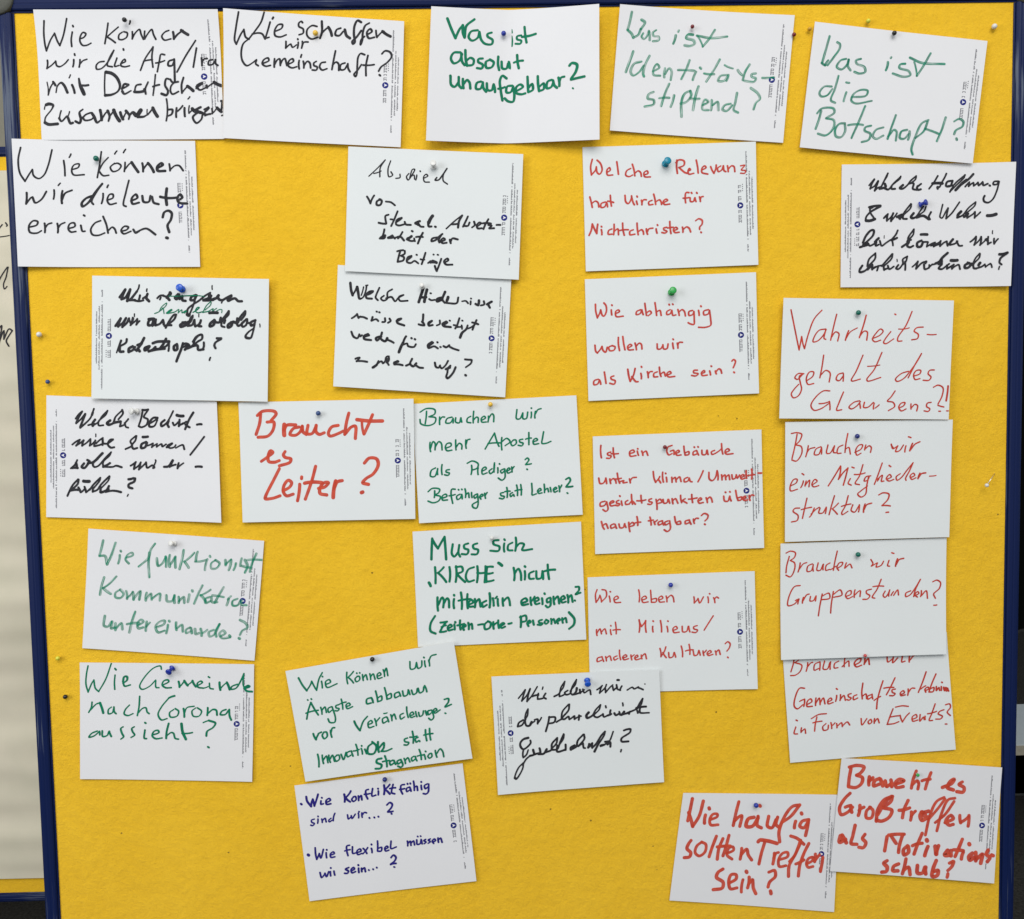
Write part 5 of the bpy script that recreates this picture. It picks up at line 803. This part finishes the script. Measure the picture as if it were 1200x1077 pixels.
make_card('afg', [(41.9, 13.8), (256.8, 13.3), (263.4, 163.3), (50.5, 164.9)], 0, (40, 10), one('afg', B), 'white card in black marker starting Wie können wir die Afg/Ira mit Deutschen', 'right', (1, 1, 2, 3), top=6.6)
make_card('schaffen', [(263, 11.9), (473.9, 26.3), (469.7, 173.3), (262.3, 162.4)], 1, (255, 10), one('schaffen', B), 'white card in black marker asking Wie schaffen wir Gemeinschaft, yellow pin', 'right', (4.5, 1, 3, 2), top=3)
make_card('absolut', [(506.3, 13), (700.5, 11), (700.8, 168), (500.2, 168.5)], 0, (490, 5), one('absolut', GN), 'creased white card in bold green asking Was ist absolut unaufgebbar', None, (0, 0, 1, 1), fold=20)
make_card('identitaet', [(725.7, 8), (930.8, 18.5), (917, 168), (714.2, 154)], 0, (710, 5), one('identitaet', 'greendry'), 'white card in faded green marker asking Was ist Identitätsstiftend', 'right', (12.5, 2, 2, 4))
make_card('botschaft', [(954.5, 26), (1156.2, 48.8), (1138, 192.6), (936.3, 173.4)], 1, (930, 30), one('botschaft', 'greensemi'), 'tilted white card in green asking Was ist die Botschaft', 'right', (1.5, 2, 4, 3))
make_card('leute', [(16.8, 164.2), (228.9, 165.4), (235.2, 313), (24.8, 313.3)], 0, (10, 160), one('leute', B), 'white card asking Wie können wir die Leute erreichen, overlapping the left rail', 'right', (1, 1, 2, 2), left=7.2)
make_card('abschied', [(408.4, 171.9), (613.1, 181.1), (607.8, 328.1), (404.6, 318)], 2, (395, 170), one('abschied', B), 'white card in black reading Abschied von, lying over the Hindernisse card', 'right', (1, 2, 3, 2), chisel=0.3, paper=1)
make_card('relevanz', [(682.5, 172.7), (885.1, 166.5), (887.9, 310.7), (686.3, 318.3)], 0, (670, 165), one('relevanz', RD), 'white card in red asking Welche Relevanz hat Kirche für Nichtchristen', 'right', (1, 2, 3, 2), paper=1, wmul=0.66)
make_card('hoffnung', [(986.3, 193), (1187.5, 191.1), (1181, 335.9), (984, 337)], 0, (970, 185), one('hoffnung', B), 'white card in black cursive about Hoffnung, overlapping the right rail', 'left', (0, 1, 2, 3), right=6.6, chisel=0.42, wmul=0.70)
make_card('reagieren', [(108.6, 323.2), (315.6, 327.2), (314.3, 470.8), (108, 466.9)], 2, (100, 318), [('reagieren', B, None), ('handeln', GN, 'green correction line and word handeln')], 'white card about the ökologische Katastrophe with a green correction', 'left', (2, 2, 3, 2), chisel=0.42, wmul=0.70, paper=1)
make_card('hindernisse', [(396.1, 310.5), (599.1, 327.0), (592, 465.6), (391.3, 452.8)], 1, (385, 310), one('hindernisse', B), 'white card in black asking which Hindernisse, tucked under the Abschied card', 'right', (0.5, 0.5, 2, 5), chisel=0.35, paper=1)
make_card('abhaengig', [(685.2, 327.5), (885.5, 319.2), (888.7, 461), (689.4, 469.9)], 0, (675, 315), one('abhaengig', RD), 'white card in red asking Wie abhängig wollen wir als Kirche sein', 'right', (2, 1.5, 3, 2), paper=1, wmul=0.66)
make_card('wahrheit', [(918, 349.2), (1117.4, 352.3), (1111, 491.6), (912.1, 490.3)], 3, (905, 345), one('wahrheit', RF), 'white card in thin red reading Wahrheitsgehalt des Glaubens', None, (1, 1, 0.5, 4), paper=1)
make_card('beduerfnisse', [(55, 463.3), (254.9, 470.5), (261.2, 611.8), (55.2, 605.7)], 0, (45, 460), one('beduerfnisse', B), 'white card in black cursive about Bedürfnisse with curling right edge', 'left', (1, 0, 4, 2), right=3.5, chisel=0.42, wmul=0.70)
make_card('leiter', [(279.6, 471.6), (484.7, 467.2), (487, 607.7), (285, 612)], 1, (270, 463), one('leiter', RW), 'white card in broad red marker asking Braucht es Leiter', 'right', (0, 2, 3, 2), wmul=0.90, chisel=0.15, paper=1)
make_card('apostel', [(483.0, 473.4), (675.3, 463.3), (682.6, 602.8), (491.5, 612.6)], 0, (475, 460), one('apostel', GN), 'white card in thin green about Apostel and Prediger, corner curled', None, (0, 1, 3, 5), chisel=0.3, paper=1)
make_card('gebaeude', [(694.4, 511.4), (891.8, 503.3), (894.7, 641.7), (697.3, 649)], 0, (680, 497), one('gebaeude', RD), 'white card in red asking Ist ein Gebäude unter Klima tragbar', 'right', (3, 2, 3, 2), paper=1, wmul=0.66)
make_card('mitglieder', [(920, 494.6), (1115.9, 491.7), (1111.4, 629.1), (919.4, 634.9)], 2, (905, 485), one('mitglieder', RF), 'white card in thin red asking Brauchen wir eine Mitgliederstruktur', None, (0.5, 1, 2, 1.5), paper=1)
make_card('funktioniert', [(104.4, 619.2), (309.9, 633.6), (298.8, 773.6), (97.7, 758.8)], 0, (90, 615), one('funktioniert', 'greendry'), 'white card in faded green asking Wie funktioniert Kommunikation untereinander', 'right', (2, 2, 2.5, 3))
make_card('muss', [(483.6, 622.8), (680.7, 611.1), (686.8, 748.8), (490, 758)], 0, (475, 605), one('muss', GN), 'white card in bold green asking Muss sich KIRCHE nicht mittendrin ereignen', None, (3, 2, 3, 0.5), chisel=0.3, paper=1)
make_card('milieus', [(688.4, 676.3), (883.9, 669), (887.2, 806.6), (691.3, 812)], 0, (675, 660), one('milieus', RD), 'white card in red asking Wie leben wir mit Milieus', 'right', (3, 2, 3, 0.5), paper=1, wmul=0.66)
make_card('gruppen', [(914.4, 636.9), (1108.9, 629.8), (1107, 765.5), (914, 772.2)], 1, (900, 625), one('gruppen', RF), 'white card in thin red asking Brauchen wir Gruppenstunden', None, (0.5, 0.5, 2, 2), paper=1, bottom=3.5)
make_card('events', [(916.3, 755.7), (1109, 740.4), (1118.7, 877.4), (925.1, 892.8)], 0, (905, 740), one('events', RF), 'white card in thin red about Gemeinschaftserlebnisse, half hidden under another card', None, (0.5, 0.5, 3, 3), paper=1)
make_card('corona', [(94, 776), (298.2, 778), (296.2, 915.1), (95, 912)], 0, (85, 765), one('corona', GN), 'white card in green asking Wie Gemeinde nach Corona aussieht', 'right', (1.5, 2, 3, 2.5), chisel=0.4)
make_card('aengste', [(334.8, 786), (531.8, 751.5), (553.7, 887.8), (358.4, 915.2)], 2, (330, 753), one('aengste', GN), 'tilted white card in green asking Wie können wir Ängste abbauen', None, (2, 3, 3, 1.5), chisel=0.3, paper=1)
make_card('pluralisiert', [(575.9, 792.4), (772, 784.3), (777.8, 915.6), (583.6, 930.4)], 1, (565, 778), one('pluralisiert', B), 'white card in black cursive about the pluralisierte Gesellschaft', 'left', (2, 4, 3, 3), chisel=0.42, wmul=0.70, paper=1)
make_card('konflikt', [(345.1, 920.3), (542.1, 894), (558.4, 1031.1), (363.3, 1054.7)], 0, (338, 895), one('konflikt', 'blue'), 'white card in blue marker with two bullet points, Wie Konfliktfähig', 'right', (0.5, 1, 3, 3), chisel=0.3)
make_card('haeufig', [(800.3, 928.5), (984, 931), (976.8, 1067.9), (784, 1053.7)], 0, (775, 917), one('haeufig', RW), 'white card in broad red marker asking Wie häufig sollten Treffen sein', 'right', (2.5, 0.5, 1.5, 3), wmul=0.90, chisel=0.15)
make_card('grosstreffen', [(985.7, 887.8), (1172.8, 898.3), (1163.5, 1033.9), (971.7, 1019.5)], 1, (965, 883), one('grosstreffen', RW), 'white card in very broad red asking Braucht es Großtreffen als Motivationsschub', 'right', (2, 4.5, 3, 3), wmul=0.90, chisel=0.15)

# ------------------------------------------------------------------ pins
PINCOL = {'black': (0.010, 0.010, 0.012), 'yellow': (0.75, 0.47, 0.05), 'lime': (0.62, 0.60, 0.05), 'gold': (0.55, 0.30, 0.02), 'blue': (0.012, 0.030, 0.30), 'brightblue': (0.010, 0.085, 0.50),
          'navy': (0.012, 0.022, 0.16), 'darkred': (0.16, 0.008, 0.012), 'red': (0.50, 0.06, 0.06), 'green': (0.0, 0.12, 0.085), 'brightgreen': (0.02, 0.33, 0.06),
          'white': (0.64, 0.64, 0.62), 'teal': (0.0, 0.21, 0.32), 'steelblue': (0.03, 0.07, 0.20)}
PINMAT = {k: mat_plain('pin_' + k, v, 0.28, 0.5, var=0.03) for k, v in PINCOL.items()}
PIN_GROUP = 'pins stuck in the yellow board'
def surface_point(card, px, py):
    if card: 
        c = CARDS[card]; u, v = c.uv(px, py); return c.at(u, v)
    return P(px, py, 0.0)
def ball_pin(px, py, col, card, label, r=2.8, tilt=(0.1, -0.2), off=4.5):
    """pin with a round head; tilt leans the head to the side"""
    ax = Vector((tilt[0], -1, tilt[1])).normalized()
    head_px = surface_point(card, px, py)
    h = head_px + Vector((0, -off * 0.001, 0))
    # slide the head back along the line of sight so it stays where it was measured
    h = h + (CAM - head_px) * (off * 0.001 / (head_px.y - CAM.y)) - Vector((0, -off * 0.001, 0))
    base = h - ax * (off * 0.001 / abs(ax.y))
    root = empty('pin', base); tag(root, label, 'pin', PIN_GROUP)
    n = 12
    r *= 1.04
    prof = [(r * 0.001 * math.sin(math.pi * (k + 0.15) / (n + 0.3)), -r * 0.001 * math.cos(math.pi * (k + 0.15) / (n + 0.3))) for k in range(n + 1)]
    obj('head', lathe_mesh('head', prof, 24, ax, h - base), PINMAT[col], root)
    obj('needle', tube_mesh('needle', -ax * 0.004, (h - base) - ax * (r * 0.0009), 0.00045, 0.00045, 8), STEEL, root)
    return root
def push_pin(px, py, col, card, label, s=1.0, tilt=(0.1, 0.3)):
    ax = Vector((tilt[0], -1, tilt[1])).normalized()
    mid = surface_point(card, px, py)
    c0 = mid + (CAM - mid) * (0.007 * s / (mid.y - CAM.y))
    base = c0 - ax * (0.007 * s / abs(ax.y))
    root = empty('push_pin', base); tag(root, label, 'push pin', PIN_GROUP)
    prof = [(0.4, 1.2), (3.3, 1.2), (3.9, 1.6), (3.9, 2.1), (3.2, 2.6), (2.3, 3.1), (2.05, 4.2), (2.1, 6.0), (2.6, 7.2), (3.4, 8.0), (3.9, 8.7), (4.0, 9.6), (3.7, 10.2), (2.8, 10.6), (1.2, 10.75), (0.2, 10.8)]
    obj('head', lathe_mesh('head', [(a * 0.001 * s, b * 0.001 * s) for a, b in prof], 30, ax), PINMAT[col], root)
    obj('needle', tube_mesh('needle', -ax * 0.004, ax * 0.0013 * s, 0.0005, 0.0005, 8), STEEL, root)
    return root
ball_pin(147.5, 25, 'black', 'afg', 'black ball pin on the card about Afg/Ira und Deutschen', 2.6, (-0.1, -0.4), 6)
ball_pin(370, 39.5, 'yellow', 'schaffen', 'yellow ball pin on the Wie schaffen wir Gemeinschaft card', 3.0)
ball_pin(590.2, 39.8, 'blue', 'absolut', 'blue ball pin in the crease of the bold green card', 2.8, (0.1, -0.3))
ball_pin(811, 32, 'darkred', 'identitaet', 'dark red ball pin on the Identitätsstiftend card', 2.2, (0, -0.5))
ball_pin(930.5, 40.5, 'darkred', None, 'dark red ball pin at the right edge of the Identitätsstiftend card', 2.3, (-0.3, -0.4))
ball_pin(1017.5, 24.5, 'lime', None, 'lime yellow ball pin on bare felt above the Botschaft card', 2.5)
ball_pin(948.8, 33.8, 'gold', None, 'dull gold ball pin on bare felt left of the Botschaft card', 2.4)
ball_pin(1165.3, 31, 'white', None, 'white ball pin in the top right corner of the felt', 3.0)
ball_pin(1047.8, 39, 'black', 'botschaft', 'black ball pin at the top of the Botschaft card', 2.6, (-0.2, -0.4))
ball_pin(113, 186, 'green', 'leute', 'dark green ball pin on the card overlapping the left rail', 3.1)
push_pin(507.7, 192.5, 'white', 'abschied', 'white push pin on the Abschied card', 0.95, (0.05, 0.35))
push_pin(781.6, 189.5, 'teal', 'relevanz', 'teal push pin on the red Relevanz card', 1.10, (0.16, 0.20))
push_pin(1085, 237.2, 'blue', 'hoffnung', 'blue push pin leaning right on the Hoffnung card', 0.95, (0.85, 0.30))
push_pin(211.6, 337.7, 'brightblue', 'reagieren', 'bright blue push pin on the Katastrophe card', 1.08, (0.02, 0.12))
push_pin(494.3, 334.6, 'white', 'hindernisse', 'white push pin on the Hindernisse card', 0.75, (-0.05, 0.3))
push_pin(788, 341, 'brightgreen', 'abhaengig', 'bright green push pin on the Wie abhängig card', 1.08, (0.05, 0.18))
ball_pin(1005.6, 366.5, 'green', 'wahrheit', 'dark green ball pin on the Wahrheitsgehalt card', 2.9)
push_pin(155.2, 482, 'white', 'beduerfnisse', 'white push pin on the Bedürfnisse card', 1.0, (-0.55, 0.05))
ball_pin(373.1, 484.3, 'steelblue', 'leiter', 'blue ball pin on the Braucht es Leiter card', 2.8)
ball_pin(574.7, 474, 'yellow', 'apostel', 'yellow ball pin at the top of the Apostel card', 2.8)
ball_pin(779, 524, 'darkred', 'gebaeude', 'dark red ball pin on the Gebäude card', 2.4, (-0.3, 0.3))
ball_pin(1004.3, 511.2, 'navy', 'mitglieder', 'navy ball pin on the Mitgliederstruktur card', 2.8)
push_pin(201.2, 636.8, 'white', 'funktioniert', 'white push pin on the faded green Kommunikation card', 0.85, (-0.3, 0.2))
ball_pin(576.6, 630.3, 'white', 'muss', 'small white ball pin on the bold green KIRCHE card', 2.5)
ball_pin(785.8, 685.4, 'blue', 'milieus', 'blue ball pin on the red Milieus card', 2.8)
ball_pin(1005.4, 649.8, 'green', 'gruppen', 'dark green ball pin on the Gruppenstunden card', 2.9)
ball_pin(1013.7, 768.2, 'red', 'events', 'small red ball pin at the lower edge of the Gruppenstunden card', 2.0, (0, -0.2), 8.0)
push_pin(198.5, 786.7, 'blue', 'corona', 'blue push pin on the Corona card', 1.0, (-0.35, -0.45))
ball_pin(436.4, 772.4, 'black', 'aengste', 'black ball pin on the tilted Ängste card', 2.8)
push_pin(688.6, 800.3, 'brightblue', 'pluralisiert', 'bright blue push pin on the pluralisierte Gesellschaft card', 0.98, (0.0, -0.38))
ball_pin(451, 913.2, 'navy', 'konflikt', 'navy ball pin on the blue marker card', 2.8)
ball_pin(885.8, 943.4, 'blue', 'haeufig', 'blue ball pin on the Wie häufig card', 2.9)
ball_pin(1075.2, 908, 'brightgreen', 'grosstreffen', 'small green ball pin on the Großtreffen card', 2.0)
ball_pin(45.8, 392, 'white', None, 'white ball pin on bare felt beside the left rail', 3.0)
ball_pin(55.9, 447.4, 'steelblue', None, 'blue ball pin on bare felt above the Bedürfnisse card', 2.5)
ball_pin(67.8, 771.4, 'lime', None, 'lime yellow ball pin on bare felt left of the Corona card', 2.6)
ball_pin(76.5, 816.6, 'black', None, 'black ball pin on bare felt at the left of the Corona card', 2.6)
# the half pulled-out pin near the right rail
hp = P(1156.4, 568.7, -0.010); ep = P(1166.5, 553.5, 0.001)
rootp = empty('pin', ep); tag(rootp, 'white ball pin slanting on a long bare needle near the right rail', 'pin', PIN_GROUP)
n = 12; r = 0.0024
obj('head', lathe_mesh('head', [(r * math.sin(math.pi * (k + .15) / (n + .3)), -r * math.cos(math.pi * (k + .15) / (n + .3))) for k in range(n + 1)], 24, hp - ep, hp - ep), PINMAT['white'], rootp)
obj('needle', tube_mesh('needle', Vector((0, 0, 0)), (hp - ep) * 0.85, 0.0005, 0.0005, 8), STEEL, rootp)
